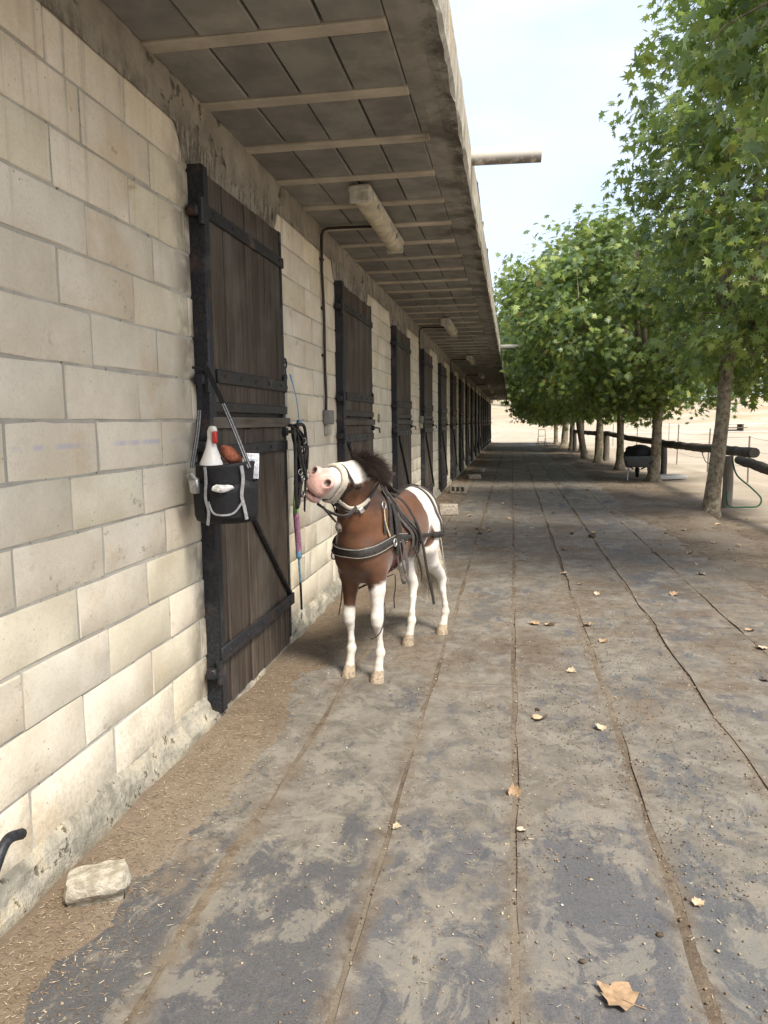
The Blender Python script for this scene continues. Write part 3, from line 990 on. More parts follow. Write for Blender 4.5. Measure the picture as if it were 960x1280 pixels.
# ---- doors
def make_door(dy, dw, detail, first):
    """all in building coords; board face at DX"""
    fr = MB()
    th = .06
    fr.box((DX - .030, dy + .035, 1.385), (.095 if first else .085, .07, 2.67), bev=.008)         # hinge post
    fr.box((DX - .03, dy + dw - .022, 1.40), (.060, .044, 2.62), bev=.006)
    fr.box((DX - .046, dy + dw / 2, 1.385), (.03, dw - .1, 2.64))
    door = rel(fr).build('stable_door', M['iron'], bld, smooth='auto')
    y0, y1 = dy + .074, dy + dw - .048
    n = 11 if detail else 7
    pw = (y1 - y0) / n
    for (z0, z1) in ((.055, 1.485), (1.565, 2.70)):
        for i in range(n):
            mb = MB()
            a = y0 + i * pw
            mb.box((DX - .0145 + rnd.uniform(-.002, .002), a + pw / 2, (z0 + z1) / 2 + rnd.uniform(-.005, .004)), (.028, pw - .006 - rnd.uniform(0, .003), z1 - z0), bev=.004, jit=.0012)
            rel(mb).build('plank', M['plank'], door, smooth='auto')

    def strap(z, hgt, x=.008, ya=None, yb=None, dz=0.0, name='iron_strap', mat='iron', bolts=True):
        ya = dy + .03 if ya is None else ya; yb = dy + dw - .01 if yb is None else yb
        mb = MB()
        vs = []
        mb.box((DX + x, (ya + yb) / 2, z), (.014, yb - ya, hgt), bev=.003)
        mb.v = [(p[0], p[1], p[2] + dz * ((p[1] - ya) / (yb - ya) - .5)) for p in mb.v]
        if bolts and detail:
            for q in range(5):
                yq = ya + (yb - ya) * (.08 + .21 * q)
                mb.lathe((DX + x + .006, yq, z + dz * ((yq - ya) / (yb - ya) - .5)), [(.011, 0), (.011, .004), (.006, .008)], 8, (1, 0, 0))
        rel(mb).build(name, M[mat], door, smooth='auto')
    strap(2.515, .062)
    strap(1.745, .068, ya=dy + .11, yb=dy + dw - .05)
    strap(1.592, .050, x=.006, bolts=False)
    strap(1.515, .058, x=.012, ya=dy + .02, yb=dy + dw + .03, name='wooden_rail', mat='rail', bolts=False)
    strap(1.37, .062, ya=dy + .06, yb=dy + dw - .03)
    strap(.355, .075, x=.020, ya=dy + .0, yb=dy + dw - .01)
    # diagonal brace on the lower leaf
    mb = MB()
    a, b = Vector((DX + .013, dy + .16, 1.33)), Vector((DX + .013, dy + dw - .05, .385))
    mb.tube([a, b], .016, 6); rel(mb).build('diagonal_brace', M['iron'], door)
    # hinges on the post
    for z in (2.50, 1.72, 1.40, .27):
        mb = MB()
        mb.cyl((DX + .01, dy - .012, z - .06), (DX + .01, dy - .012, z + .06), .017, n=8)
        mb.box((DX - .02, dy - .03, z), (.05, .05, .05), bev=.006)
        rel(mb).build('hinge', M['iron'], door, smooth='auto')
    # bolt on the closing side
    mb = MB()
    yb = dy + dw
    mb.cyl((DX + .025, yb - .13, 1.455), (DX + .025, yb + .06, 1.455), .011, n=8)
    mb.box((DX + .012, yb - .07, 1.455), (.03, .045, .05), bev=.004)
    mb.tube([(DX + .025, yb + .03, 1.455), (DX + .06, yb + .035, 1.45), (DX + .065, yb + .035, 1.40)], .009, 6)
    rel(mb).build('bolt', M['iron'], door, smooth='auto')
    mb = MB()
    mb.box((DX + .006, yb - .03, 1.76), (.02, .05, .11), bev=.006)
    rel(mb).build('latch_plate', M['iron'], door)
    # ring and short chain on the wall beside the door
    mb = MB()
    ring = [(WX + .035 + .0 * a, yb + .09 + .032 * math.cos(a * math.pi / 6), 1.90 + .032 * math.sin(a * math.pi / 6)) for a in range(13)]
    mb.tube(ring, .0065, 6); mb.cyl((WX - .01, yb + .06, 1.905), (WX + .045, yb + .06, 1.905), .008, n=6)
    for q in range(4):
        cz = 1.845 - q * .034
        pts = [(WX + .035 + (.009 * math.cos(a * math.pi / 5) if q % 2 else 0), yb + .10 + (0 if q % 2 else .009 * math.cos(a * math.pi / 5)), cz + .021 * math.sin(a * math.pi / 5)) for a in range(11)]
        mb.tube(pts, .0038, 5)
    rel(mb).build('wall_ring', M['iron'], door, smooth='auto')
    return door


for i, (dy, dw) in enumerate(doors):
    d = make_door(dy, dw, i < 4, i == 0)

# ---- ceiling lamps, conduits, switch boxes
ords = ['nearest', 'second', 'third', 'fourth', 'fifth', 'sixth', 'seventh', 'last']
lampY = [5.1 + 6.55 * i for i in range(8)]
proto = None
for i, y in enumerate(lampY):
    where = {0: 'yellowed fluorescent lamp under the eave between first and second door, largest in view', 7: 'farthest fluorescent lamp at the end of the eave'}.get(i, ords[i] + ' fluorescent lamp from the camera along the eave ceiling')
    t = empty('ceiling_lamp', (-.985, y, 3.045), where, 'lamp', 'fluorescent lamps under the eave')
    if proto is None:
        proto = []
        mb = MB(); mb.box((0, .78, -.028), (.15, 1.58, .05), bev=.012); proto.append(mb.build('housing', M['lamphouse'], t, smooth='auto'))
        mb = MB()
        P = []
        for k in range(9):
            a = math.pi * k / 8
            P.append((.066 * math.cos(a), -.052 - .062 * math.sin(a)))
        vs = [(x, yv_, z) for yv_ in (.03, 1.53) for (x, z) in P]
        fs = [(k, k + 1, k + 10, k + 9) for k in range(8)] + [tuple(range(8, -1, -1)), tuple(range(9, 18))]
        mb.add(vs, fs); proto.append(mb.build('diffuser', M['lamp'], t, smooth='auto'))
        for yy_ in (.012, 1.548):
            mb = MB(); mb.box((0, yy_, -.075), (.142, .03, .085), bev=.012); proto.append(mb.build('end_cap', M['lamphouse'], t, smooth='auto'))
        for yy_ in (.35, 1.2):
            mb = MB(); mb.box((.071, yy_, -.055), (.012, .035, .04), bev=.003); proto.append(mb.build('clip', M['galv'], t))
    else:
        for q in proto:
            c = q.copy(); COL.objects.link(c); c.parent = t
    # conduit from lamp to wall and down to the switch
    yc = y + 1.02
    lab = 'dark conduit running from the ' + ords[i] + ' lamp across the ceiling and down the wall'
    t = empty('electric_conduit', (WX, yc, 1.6), lab, 'conduit', 'conduits down the stable wall')
    mb = MB()
    sag = .006
    pts = [(.46, .0, 1.425), (.20, .0, 1.432), (.07, 0, 1.432), (.035, 0, 1.42), (.02, 0, 1.385), (.018, 0, 1.32)]
    pts += [(.018 + rnd.uniform(-.003, .004), rnd.uniform(-.008, .008) + .03 * u, 1.32 * (1 - u)) for u in (.15, .3, .45, .6, .75, .9, 1)]
    mb.tube(pts, .0115, 8); mb.build('pipe', M['conduit'], t, smooth='auto')
    for z in (1.2, .82, .45):
        mb = MB(); mb.box((.014, .008, z), (.03, .05, .022), bev=.004); mb.build('clamp', M['conduit'], t)
    if i % 1 == 0:
        mb = MB(); mb.box((.032, .05, -.045), (.06, .16, .115), bev=.008); mb.build('junction_box', M['greybox'], t, smooth='auto')
        mb = MB(); mb.box((.025, .045, -.150), (.045, .10, .085), bev=.008); bx = mb.build('switch', M['lamphouse'], t, smooth='auto')
        mb = MB(); mb.box((.05, .045, -.150), (.012, .05, .05), bev=.003); mb.build('rocker', M['lamp'], bx)

# ============================================================ TREES
def leaf_proto(detail):
    """plane leaf: five pointed lobes, ~1 wide, in the XY plane, stalk at -Y"""
    if detail:
        half = [(0, -.36), (.10, -.30), (.38, -.42), (.24, -.16), (.58, .00), (.24, .08), (.34, .40), (.11, .22), (0, .66)]
    else:
        half = [(0, -.36), (.36, -.40), (.20, -.12), (.56, .04), (.17, .16), (0, .66)]
    if detail == 'dry': half = [(0, -.38), (.12, -.34), (.36, -.34), (.36, -.18), (.52, .00), (.38, .10), (.32, .32), (.17, .28), (0, .58)]
    V, Fq = [], []
    out = half + [(-x, y) for x, y in half[-2:0:-1]]
    V.append((0, -.05, 0))
    for x, y in out:
        V.append((x, y, -.30 * abs(x) ** 1.3 - .22 * max(0, y) ** 2 + .06 * (abs(x) > .4)))
    n = len(out)
    for i in range(n): Fq.append((0, 1 + (i + 1) % n, 1 + i))
    V = np.array(V); Fq = np.array(Fq)[:, ::-1]
    return V, Fq


LEAFCOL = np.array([(.200, .285, .075), (.140, .215, .062), (.250, .325, .090), (.085, .140, .060), (.32, .37, .095), (.165, .240, .115)])
LEAFODD = np.array([(.26, .24, .045), (.22, .14, .05), (.20, .25, .05), (.16, .21, .06)])


def orient(nrm, tip):
    nrm = nrm / np.linalg.norm(nrm, axis=1, keepdims=True)
    tip = tip - nrm * (tip * nrm).sum(1, keepdims=True)
    tip = tip / np.linalg.norm(tip, axis=1, keepdims=True)
    side = np.cross(tip, nrm)
    return np.stack([side, tip, nrm], 2)          # columns


def crown_points(n, c, r, rng, seed, per=38, spread=.30, cut=None):
    nc = max(8, n // per)
    cents = []
    while len(cents) < nc:
        d = rng.normal(0, 1, 3); d /= np.linalg.norm(d)
        lump = .80 + .42 * fbm(np.array([d[0] * 1.8 + 5]), np.array([d[1] * 1.8 + d[2] * 2.3 + seed]), 3, seed)[0]
        rr = (.35 + .65 * rng.random() ** .45) * lump
        p = np.array(c) + d * np.array(r) * rr
        if cut is not None and not cut(p): continue
        cents.append((p, d))
    P, O, K = [], [], []
    for p, d in cents:
        k = int(per * rng.uniform(.55, 1.45))
        s = spread * rng.uniform(.7, 1.25)
        q = np.clip(rng.normal(0, 1, (k, 3)), -1.9, 1.9) * np.array([s, s, s * .7]) + p
        P.append(q); O.append(np.repeat(d[None], k, 0)); K.append(np.full(k, rng.normal(0, 1)))
    return np.concatenate(P), np.concatenate(O), np.concatenate(K), cents


def leaves_data(P, O, K, rng, size):
    n = len(P)
    nrm = np.array([0, 0, .55]) + O * np.array([.55, .55, .35]) + rng.normal(0, .48, (n, 3))
    tip = O * np.array([1, 1, .1]) + np.array([0, 0, -.65]) + rng.normal(0, .55, (n, 3))
    R = orient(nrm, tip)
    s = rng.uniform(size[0], size[1], n) * (1 - .35 * rng.random(n) ** 3)
    c = LEAFCOL[rng.integers(0, len(LEAFCOL), n)] * (1 + .16 * K[:, None]).clip(.6, 1.5) * rng.uniform(.8, 1.25, (n, 1))
    odd = rng.random(n) < .035
    c[odd] = LEAFODD[rng.integers(0, len(LEAFODD), odd.sum())]
    return R, s, c


def leaves_mesh(name, P, R, s, c, detail):
    V0, F0 = leaf_proto(detail)
    V = np.einsum('nij,kj->nki', R, V0) * s[:, None, None] + P[:, None]
    F = F0[None] + (np.arange(len(P)) * len(V0))[:, None, None]
    return np_mesh(name, V.reshape(-1, 3), F.reshape(-1, 3), M['leaf'], np.repeat(c, len(V0), 0))


def limb_path(a, b, rng, sag=.15, n=6):
    a, b = np.array(a), np.array(b)
    L = np.linalg.norm(b - a)
    w = rng.normal(0, .05 * L, (n + 1, 3)); w[0] = 0; w[-1] = 0
    return [Vector(a + (b - a) * t + w[i] + np.array([0, 0, sag * L * math.sin(t * math.pi)])) for i, t in enumerate(np.linspace(0, 1, n + 1))]


def make_trunk(base, top, r0, r1, rng, n=14, sides=14, flare=1.75):
    b, t = np.array(base, float), np.array(top, float)
    path, rad = [], []
    ph = rng.uniform(0, 6)
    for i in range(n + 1):
        u = i / n
        h = u * (t[2] - b[2])
        off = np.array([math.sin(u * 5 + ph), math.cos(u * 4 + ph), 0]) * .022 * math.sin(u * math.pi)
        path.append(Vector(b + (t - b) * u + off))
        rad.append((r0 + (r1 - r0) * u) * (1 + (flare - 1) * math.exp(-h / .13)) * (1 + rng.normal(0, .025)))
    mb = MB(); mb.tube(path, rad, sides)
    for i, p in enumerate(mb.v):
        ring = i // sides; ang = i % sides
        if ring <= n:
            c = path[ring]
            h = c.z - b[2]
            k = 1 + .18 * math.exp(-h / .12) * math.sin(ang * 2 * math.pi / sides * 4 + ph) + .05 * math.sin(ang * 1.7 + ring * .9 + ph)
            mb.v[i] = (c.x + (p[0] - c.x) * k, c.y + (p[1] - c.y) * k, p[2])
    return mb


SPEC = [
    # base xy, trunk top, r0, crown centre, radii, leaves, size, unique
    dict(b=(3.65, 6.4), t=(3.5, 6.5, 2.9), r=.14, c=(3.35, 6.9, 5.35), R=(1.95, 2.2, 2.15), n=6800, s=(.11, .205), lab='plane tree reaching into the upper right corner, large leaves, trunk outside the view'),
    dict(b=(3.09, 12.74), t=(3.30, 12.7, 2.9), r=.118, c=(3.95, 12.6, 5.05), R=(2.15, 2.5, 3.5), n=16500, s=(.10, .195), lab='tall plane tree with the thickest trunk, beside the cut end of the log rail'),
    dict(b=(3.48, 20.03), t=(3.62, 20.0, 2.7), r=.135, c=(2.95, 20.0, 4.0), R=(3.3, 2.7, 2.5), n=19000, s=(.12, .215), lab='plane tree behind the covered wheelbarrow with a pale slab at its foot'),
    dict(b=(3.29, 24.7), t=(3.34, 24.7, 2.6), r=.125, c=(2.75, 24.8, 4.15), R=(3.3, 2.5, 2.75), n=13000, s=(.13, .23), lab='straight plane tree left of the wheelbarrow, third trunk of the row'),
    dict(b=(3.13, 29.1), t=(3.15, 29.1, 2.6), r=.15, c=(2.3, 29.1, 4.2), R=(2.9, 2.6, 2.8), lab='plane tree just left of the forked rail post, fourth trunk of the row'),
    dict(b=(2.97, 32.3), t=(2.45, 32.3, 2.7), r=.14, c=(1.9, 32.5, 4.2), R=(2.9, 2.6, 2.8), lab='plane tree whose pale trunk leans to the left'),
    dict(b=(3.35, 38.5), t=(3.3, 38.5, 2.6), r=.13, c=(2.1, 38.5, 4.1), R=(2.9, 2.6, 2.8), lab='slim plane tree right behind the leaning trunk'),
    dict(b=(3.1, 41.6), t=(3.15, 41.6, 2.6), r=.14, c=(2.0, 41.6, 4.1), R=(2.9, 2.6, 2.8), lab='plane tree standing two trunks behind the leaning trunk'),
    dict(b=(3.0, 46.0), t=(3.1, 46.0, 2.6), r=.20, c=(2.0, 46.0, 4.0), R=(3.0, 2.6, 2.8), lab='stout far plane tree beside a short white stake'),
    dict(b=(2.85, 51.7), t=(2.85, 51.7, 2.6), r=.14, c=(1.9, 51.7, 3.9), R=(3.0, 2.6, 2.8), lab='farthest plane tree of the row, its trunk leftmost, near the metal barrier'),
]
PV, PFq = leaf_proto(True)
shared = []
for i, t in enumerate(SPEC):
    rng = np.random.default_rng(100 + i)
    tr = empty('plane_tree', (*t['b'], 0), t['lab'], 'tree', 'plane trees along the path')
    bx, by = t['b']
    tt = t['t']
    mb = make_trunk((0, 0, -.12), (tt[0] - bx, tt[1] - by, tt[2]), t['r'], t['r'] * .74, rng)
    mb.build('trunk', M['bark'], tr, smooth=True)
    loc = np.array([bx, by, 0])
    detail = i < 4
    uniq = i < 4
    if uniq:
        cut = None
        if i == 0: cut = lambda p: p[2] > 3.3
        if i == 1: cut = lambda p: p[2] > 1.95 + .45 * max(0, 3.6 - p[0])
        if i in (2, 3): cut = lambda p: p[2] > 1.75 and not (p[0] < .1 and p[2] < 3.6)
        P, O, K, cents = crown_points(t['n'], t['c'], t['R'], rng, i + 3, per=56 if i < 2 else 62, spread=.25 if i < 2 else .31, cut=cut)
        R, s, c = leaves_data(P, O, K, rng, t['s'])
        if i < 2:
            # the 300 leaves that show largest are leaves of their own
            d = np.linalg.norm(P - np.array([0, 0, 1.5]), axis=1)
            inview = (P[:, 0] / P[:, 1] < .36) & ((P[:, 2] - 1.5) / P[:, 1] < .6)
            sc = np.where(inview, s / d * np.abs(((P - np.array([0, 0, 1.5])) / d[:, None] * R[:, :, 2]).sum(1)).clip(.25), -1)
            pick = np.argsort(-sc)[:300]
            tm = []
            for q in range(8):
                cc = LEAFCOL[q % 6] * rng.uniform(.9, 1.2) if q < 7 else LEAFODD[2]
                V = PV.copy(); V[:, 2] += rng.normal(0, .03, len(V))
                tm.append(np_mesh('leaf', V, PFq, M['leaf'], np.repeat(cc[None], len(V), 0)))
            for q in pick:
                o = link('leaf', tm[int(rng.integers(0, 8)) if rng.random() < .6 else int(rng.integers(0, 6))], tr)
                m = Matrix([list(R[q][a] * s[q]) for a in range(3)]).to_4x4()
                m.translation = Vector(P[q] - loc)
                o.matrix_local = m
            keep = np.ones(len(P), bool); keep[pick] = False
            P, R, s, c = P[keep], R[keep], s[keep], c[keep]
        cr = link('crown', leaves_mesh('crown', P - loc, R, s, c, detail), tr)
        if i < 2: props(cr, kind='stuff')
        br = MB()
        order = rng.permutation(len(cents))
        top = np.array(tt)
        limbs = []
        for q in range(6):
            a = q * 2.4 + rng.uniform(0, 1); rr = .48
            e = np.array(t['c']) + np.array([math.cos(a) * t['R'][0] * rr, math.sin(a) * t['R'][1] * rr, rng.uniform(-.25, .55) * t['R'][2]])
            lp = limb_path(top - np.array([0, 0, .25]) * (q % 3), e, rng)
            limbs.append(lp)
            br.tube(lp, [t['r'] * .62 * (1 - .72 * j / 6) for j in range(7)], 8)
        lp = limb_path(top - np.array([0, 0, .1]), np.array(t['c']) + np.array([0, 0, t['R'][2] * .7]), rng, .02)
        limbs.append(lp); br.tube(lp, [t['r'] * .74 * (1 - .8 * j / 6) for j in range(7)], 9)
        for q in order[:120]:
            p = cents[q][0]
            best = min(((l, j) for l in limbs for j in range(1, 7)), key=lambda lj: (Vector(p) - lj[0][lj[1]]).length)
            a = best[0][best[1]]
            br.tube(limb_path(a, p, rng, .06, 4), [.022, .017, .012, .009, .004], 5)
        br.v = [(p[0] - bx, p[1] - by, p[2]) for p in br.v]
        br.build('branches', M['bark'], tr, smooth=True)
    else:
        if len(shared) < 2:
            cc = (t['c'][0] - bx, t['c'][1] - by, t['c'][2])
            cut = (lambda p: p[2] > 1.45 and not (p[0] + 3.0 < .0 and p[2] < 3.6))
            P, O, K, cents = crown_points(8000, cc, t['R'], rng, i + 3, per=58, spread=.34, cut=cut)
            R, s, c = leaves_data(P, O, K, rng, (.17, .29))
            me = leaves_mesh('crown', P, R, s, c, False)
            br = MB()
            top = np.array([tt[0] - bx, tt[1] - by, tt[2]])
            for q in range(26):
                p = cents[int(rng.integers(0, len(cents)))][0]
                br.tube(limb_path(top - np.array([0, 0, .3 * (q % 2)]), p, rng), [.07, .055, .045, .035, .028, .02, .01], 6)
            shared.append((me, br.mesh('branches', M['bark'], True)))
        me, bm_ = shared[i % 2]
        sc_ = rng.uniform(.94, 1.06)
        for nm, d in (('crown', me), ('branches', bm_)):
            o = link(nm, d, tr); o.scale = (1, (1 if i % 4 < 2 else -1) * sc_, sc_ * (t['R'][2] / 2.8))

# seed balls hanging in the two nearest crowns, kept as parts of their tree
ball = MB(); ball.lathe((0, 0, 0), [(.004, .09), (.003, .017), (.012, .013), (.0165, 0), (.012, -.013), (.003, -.017)], 9, col=(.14, .115, .04))
bme = ball.mesh('seed_ball', M['tint'], True, True)
for o in [o for o in COL.objects if o.name.startswith('plane_tree')][:2]:
    t = SPEC[0] if o.location.y < 8 else SPEC[1]
    for q in range(46):
        d = Vector((rnd.gauss(-.5, .6), rnd.gauss(-.8, .5), rnd.gauss(0, .6))).normalized()
        p = Vector(t['c']) + Vector((d.x * t['R'][0], d.y * t['R'][1], d.z * t['R'][2])) * rnd.uniform(.85, 1.0)
        if p.z < 2.6: continue
        b = link('seed_ball', bme, o, p - o.location)

# ============================================================ RAIL, WIRE FENCE AND FAR THINGS
def log_mb(path, r0, r1, sides=14):
    n = 16
    P = [Vector(p) for p in path]
    pts, rad = [], []
    L = len(P) - 1
    for i in range(n * L + 1):
        u = i / n; k = min(int(u), L - 1); f = u - k
        p = P[k].lerp(P[k + 1], f)
        pts.append(p + Vector((rnd.uniform(-.008, .008), 0, rnd.uniform(-.010, .010))))
        rad.append((r0 + (r1 - r0) * i / (n * L)) * rnd.uniform(.93, 1.07))
    mb = MB(); mb.tube(pts, rad, sides)
    return mb


def top_mesh(mb, name, mat, label, cat, group=None, smooth='auto', colattr=False, parent=None):
    o = mb.build(name, mat, parent, smooth=smooth, colattr=colattr)
    return props(o, label, cat, group)


G = 'round log rail behind the trees'
top_mesh(log_mb([(3.95, 13.55, .93), (3.98, 18, .88), (4.06, 22.3, .84)], .084, .094), 'rail_log', M['log'], 'dark log rail with a cut end beside the thickest tree trunk', 'rail', G)
top_mesh(log_mb([(4.06, 22.0, .87), (3.80, 26, .90), (3.52, 30.3, 1.02)], .094, .088), 'rail_log', M['log'], 'dark log rail between the wheelbarrow and the rail post left of it', 'rail', G)
top_mesh(log_mb([(3.50, 30.0, 1.0), (3.3, 35, .96), (3.15, 40.5, .96)], .10, .09), 'rail_log', M['log'], 'far dark log rail passing behind the leaning tree', 'rail', G)
top_mesh(log_mb([(3.80, 13.9, .80), (3.82, 11.6, .70), (3.9, 8.6, .68)], .075, .095), 'rail_log', M['log'], 'lower dark log rail running out of view at the right edge', 'rail', G)
for (x, y, h, r, lab) in ((3.68, 14.05, .86, .085, 'grey round rail post right behind the thickest tree'), (4.16, 22.35, .78, .085, 'dark rail post beside the tree by the wheelbarrow'),
                          (3.53, 30.25, .95, .12, 'stout grey rail post between third and fourth tree trunk'), (3.16, 40.5, .9, .1, 'far rail post under the far end of the log rail'), (3.9, 8.8, .6, .09, 'rail post under the lower log outside the view')):
    mb = MB(); mb.tube([(x, y, -.1), (x + .01, y, h * .5), (x, y, h)], [r * 1.04, r, r * .96], 12)
    top_mesh(mb, 'rail_post', M['log'] if 'dark' in lab else M['post'], lab, 'post', 'posts of the log rail')

# hose and strap
mb = MB()
hp = [(3.72, 13.95, .80), (3.76, 13.8, .55), (3.98, 13.75, .34), (4.13, 13.7, .16), (4.08, 13.7, .03), (3.86, 13.65, .02), (3.62, 13.6, .03), (3.55, 13.55, .14), (3.56, 13.6, .3)]
def smooth_path(pts, n=6):
    P = [Vector(p) for p in pts]; out = []
    for i in range(len(P) - 1):
        p0, p1, p2, p3 = P[max(i - 1, 0)], P[i], P[i + 1], P[min(i + 2, len(P) - 1)]
        for k in range(n):
            t = k / n
            out.append(.5 * ((2 * p1) + (p2 - p0) * t + (2 * p0 - 5 * p1 + 4 * p2 - p3) * t * t + (3 * p1 - p0 - 3 * p2 + p3) * t ** 3))
    out.append(P[-1]); return out
mb.tube(smooth_path(hp), .014, 8, col=(.035, .12, .06))
top_mesh(mb, 'garden_hose', M['tint'], 'dark green hose hanging from the post behind the thickest tree', 'hose', smooth=True, colattr=True)
mb = MB(); mb.tube(smooth_path([(4.0, 15.9, .84), (4.0, 16.2, .64), (4.0, 16.9, .60), (4.0, 17.3, .78)]), .010, 6, col=(.10, .10, .08))
top_mesh(mb, 'slack_rope', M['tint'], 'slack rope looping under the log rail right of the wheelbarrow', 'rope', smooth=True, colattr=True)

# thin wire fence beyond the rail
fx = lambda y: 5.2 + .012 * (y - 10)
wf = None
fposts = [9.5, 12.6, 15.8, 18.6, 22.5, 26.8, 31, 36, 42]
t = empty('wire_fence', (fx(20), 20, 0), 'thin wire paddock fence with rusty stakes behind the log rail', 'fence')
for y in fposts:
    mb = MB(); lean = rnd.uniform(-.05, .05)
    mb.cyl((fx(y) - fx(20), y - 20, -.1), (fx(y) - fx(20) + lean, y - 20, 1.15 + rnd.uniform(-.1, .25)), .02, n=6, col=(.20, .17, .14))
    mb.build('stake', M['tint'], t, colattr=True)
for z in (.42, .80, 1.08):
    mb = MB(); pts = []
    for a, b in zip(fposts[:-1], fposts[1:]):
        for k in range(5):
            u = k / 5; y = a + (b - a) * u
            pts.append((fx(y) - fx(20), y - 20, z - .05 * math.sin(u * math.pi)))
    mb.tube(pts, .0045, 4, col=(.30, .28, .26)); mb.build('wire', M['tint'], t, colattr=True)
# white rail tape far in the field
t = empty('paddock_tape_fence', (16, 48, 0), 'far white tape fence on thin stakes across the sandy field', 'fence')
for k in range(9):
    mb = MB(); mb.cyl((-10 + k * 3.2, 0, -.1), (-10 + k * 3.2, 0, 1.3), .03, n=6, col=(.34, .32, .29)); mb.build('stake', M['tint'], t, colattr=True)
for z in (.75, 1.2):
    mb = MB(); mb.box((2.8, 0, z), (25.6, .01, .035), col=(.72, .70, .66)); mb.build('tape', M['tint'], t, colattr=True)

# covered wheelbarrow under the second tree
t = empty('wheelbarrow', (3.17, 20.35, 0), 'wheelbarrow heaped with a black cover under the tree with the pale slab', 'wheelbarrow', rz=-.12)
mb = MB()
mb.box((0, 0, .46), (.62, .85, .28), taper=1.18, bev=.03, col=(.09, .095, .10)); mb.build('tray', M['tint'], t, smooth='auto', colattr=True)
mb = MB(); mb.rock((0, .05, .66), (.36, .46, .24), 5, 3, .3, col=(.018, .018, .02)); mb.build('cover', M['tint'], t, smooth=True, colattr=True)
for s in (-1, 1):
    mb = MB(); mb.tube([(s * .10, .62, .22), (s * .22, .1, .32), (s * .29, -.5, .42), (s * .30, -.85, .52)], .018, 7, col=(.05, .05, .052)); mb.build('handle', M['tint'], t, True, True)
    mb = MB(); mb.tube([(s * .24, -.2, .34), (s * .26, -.32, .0), (s * .26, -.24, .0), (s * .22, .0, .33)], .014, 6, col=(.50, .50, .48)); mb.build('leg', M['tint'], t, False, True)
mb = MB(); mb.lathe((-.04, .62, .19), [(.05, 0), (.17, .0), (.19, .02), (.19, .06), (.17, .08), (.05, .08)], 20, (1, 0, 0), col=(.02, .02, .02)); wh = mb.build('wheel', M['tint'], t, 'auto', True)
mb = MB(); mb.lathe((-.06, .62, .19), [(.03, 0), (.05, 0), (.05, .12), (.03, .12)], 10, (1, 0, 0), col=(.4, .4, .38)); mb.build('hub', M['tint'], wh, 'auto', True)
mb = MB(); mb.box((3.98, 20.6, .04), (.75, .5, .09), Matrix.Rotation(.3, 3, 'Z'), .02, .01, col=(.55, .53, .49))
top_mesh(mb, 'stone_slab', M['tint'], 'pale flat slab on the ground right of the second tree', 'slab', colattr=True)

# folding metal barrier at the far end of the path
t = empty('metal_barrier', (1.76, 46.8, 0), 'small pale tubular metal barrier standing alone at the far end of the path', 'barrier', rz=.25)
for s in (-1, 1):
    mb = MB(); mb.tube([(s * .24, -.15, 0), (s * .22, 0, .55), (s * .20, .05, 1.0)], .017, 7); mb.build('leg', M['galv'], t, True)
    mb = MB(); mb.tube([(s * .24, .32, 0), (s * .22, .1, .5)], .016, 7); mb.build('leg', M['galv'], t, True)
for z, y in ((1.0, .05), (.62, .01), (.30, -.07)):
    mb = MB(); mb.tube([(-.21, y, z), (.21, y, z)], .015, 7); mb.build('crossbar', M['galv'], t, True)
mb = MB(); mb.box((3.30, 44.5, .4), (.10, .04, 1.0), col=(.62, .62, .6)); top_mesh(mb, 'white_stake', M['tint'], 'short white stake between the far plane tree trunks', 'stake', colattr=True)

# picnic bench and dark trough far across the field
t = empty('field_table', (17.5, 66, .35), 'small dark table with benches far across the sandy field', 'table')
mb = MB(); mb.box((0, 0, .72), (1.8, .8, .08), col=(.13, .10, .08)); mb.build('tabletop', M['tint'], t, False, True)
for s in (-1, 1):
    mb = MB(); mb.box((0, s * .75, .42), (1.8, .28, .06), col=(.13, .10, .08)); mb.build('bench', M['tint'], t, False, True)
    mb = MB(); mb.box((s * .6, 0, .2), (.1, 1.5, 1.0), col=(.10, .08, .06)); mb.build('leg', M['tint'], t, False, True)
mb = MB(); mb.box((22.3, 67, 1.1), (1.6, 1.0, 1.1), bev=.08, col=(.055, .09, .06)); mb.box((22.3, 67, 1.72), (1.7, 1.1, .12), bev=.03, col=(.06, .08, .06))
top_mesh(mb, 'green_bin', M['tint'], 'dark green bin standing far off beside green bushes in the field', 'bin', colattr=True)

# far bushes and a few trees on the bank
def bush(x, y, z, R, n, lab, size=(.16, .34), grp='bushes across the field', name='bush', cat='bush', trunk=0):
    rng = np.random.default_rng(int(x * 13 + y * 7) % 9999)
    P, O, K, cents = crown_points(n, (0, 0, R[2] * .7 + trunk), R, rng, 4, 30, R[0] * .22)
    P = P[P[:, 2] > 0.05]; k = len(P)
    R_, s, c = leaves_data(P, O[:k], K[:k], rng, size)
    t = empty(name, (x, y, z), lab, cat, grp)
    link('foliage' if not trunk else 'crown', leaves_mesh('foliage', P, R_, s, c * .8, False), t)
    mb = MB()
    mb.tube([(0, 0, -.3), (.05, 0, trunk * .6 + .2), (0, .05, trunk + R[2] * .5)], [.10 + .05 * R[0], .08 + .03 * R[0], .03], 7)
    mb.build('trunk', M['bark'], t, True)
def gz(x, y): return float(terrain(np.array([float(x)]), np.array([float(y)]))[0])
for (x, y, R, lab) in ((24.5, 66.5, (1.6, 1.2, .9), 'low bush right of the green bin'), (28, 70, (2.2, 1.4, .9), 'wide low bush at the right end of the field bushes'), (10.5, 74, (1.2, 1, .7), 'small bush seen between the second and third trunk')):
    bush(x, y, gz(x, y), R, 700, lab, (.2, .4))
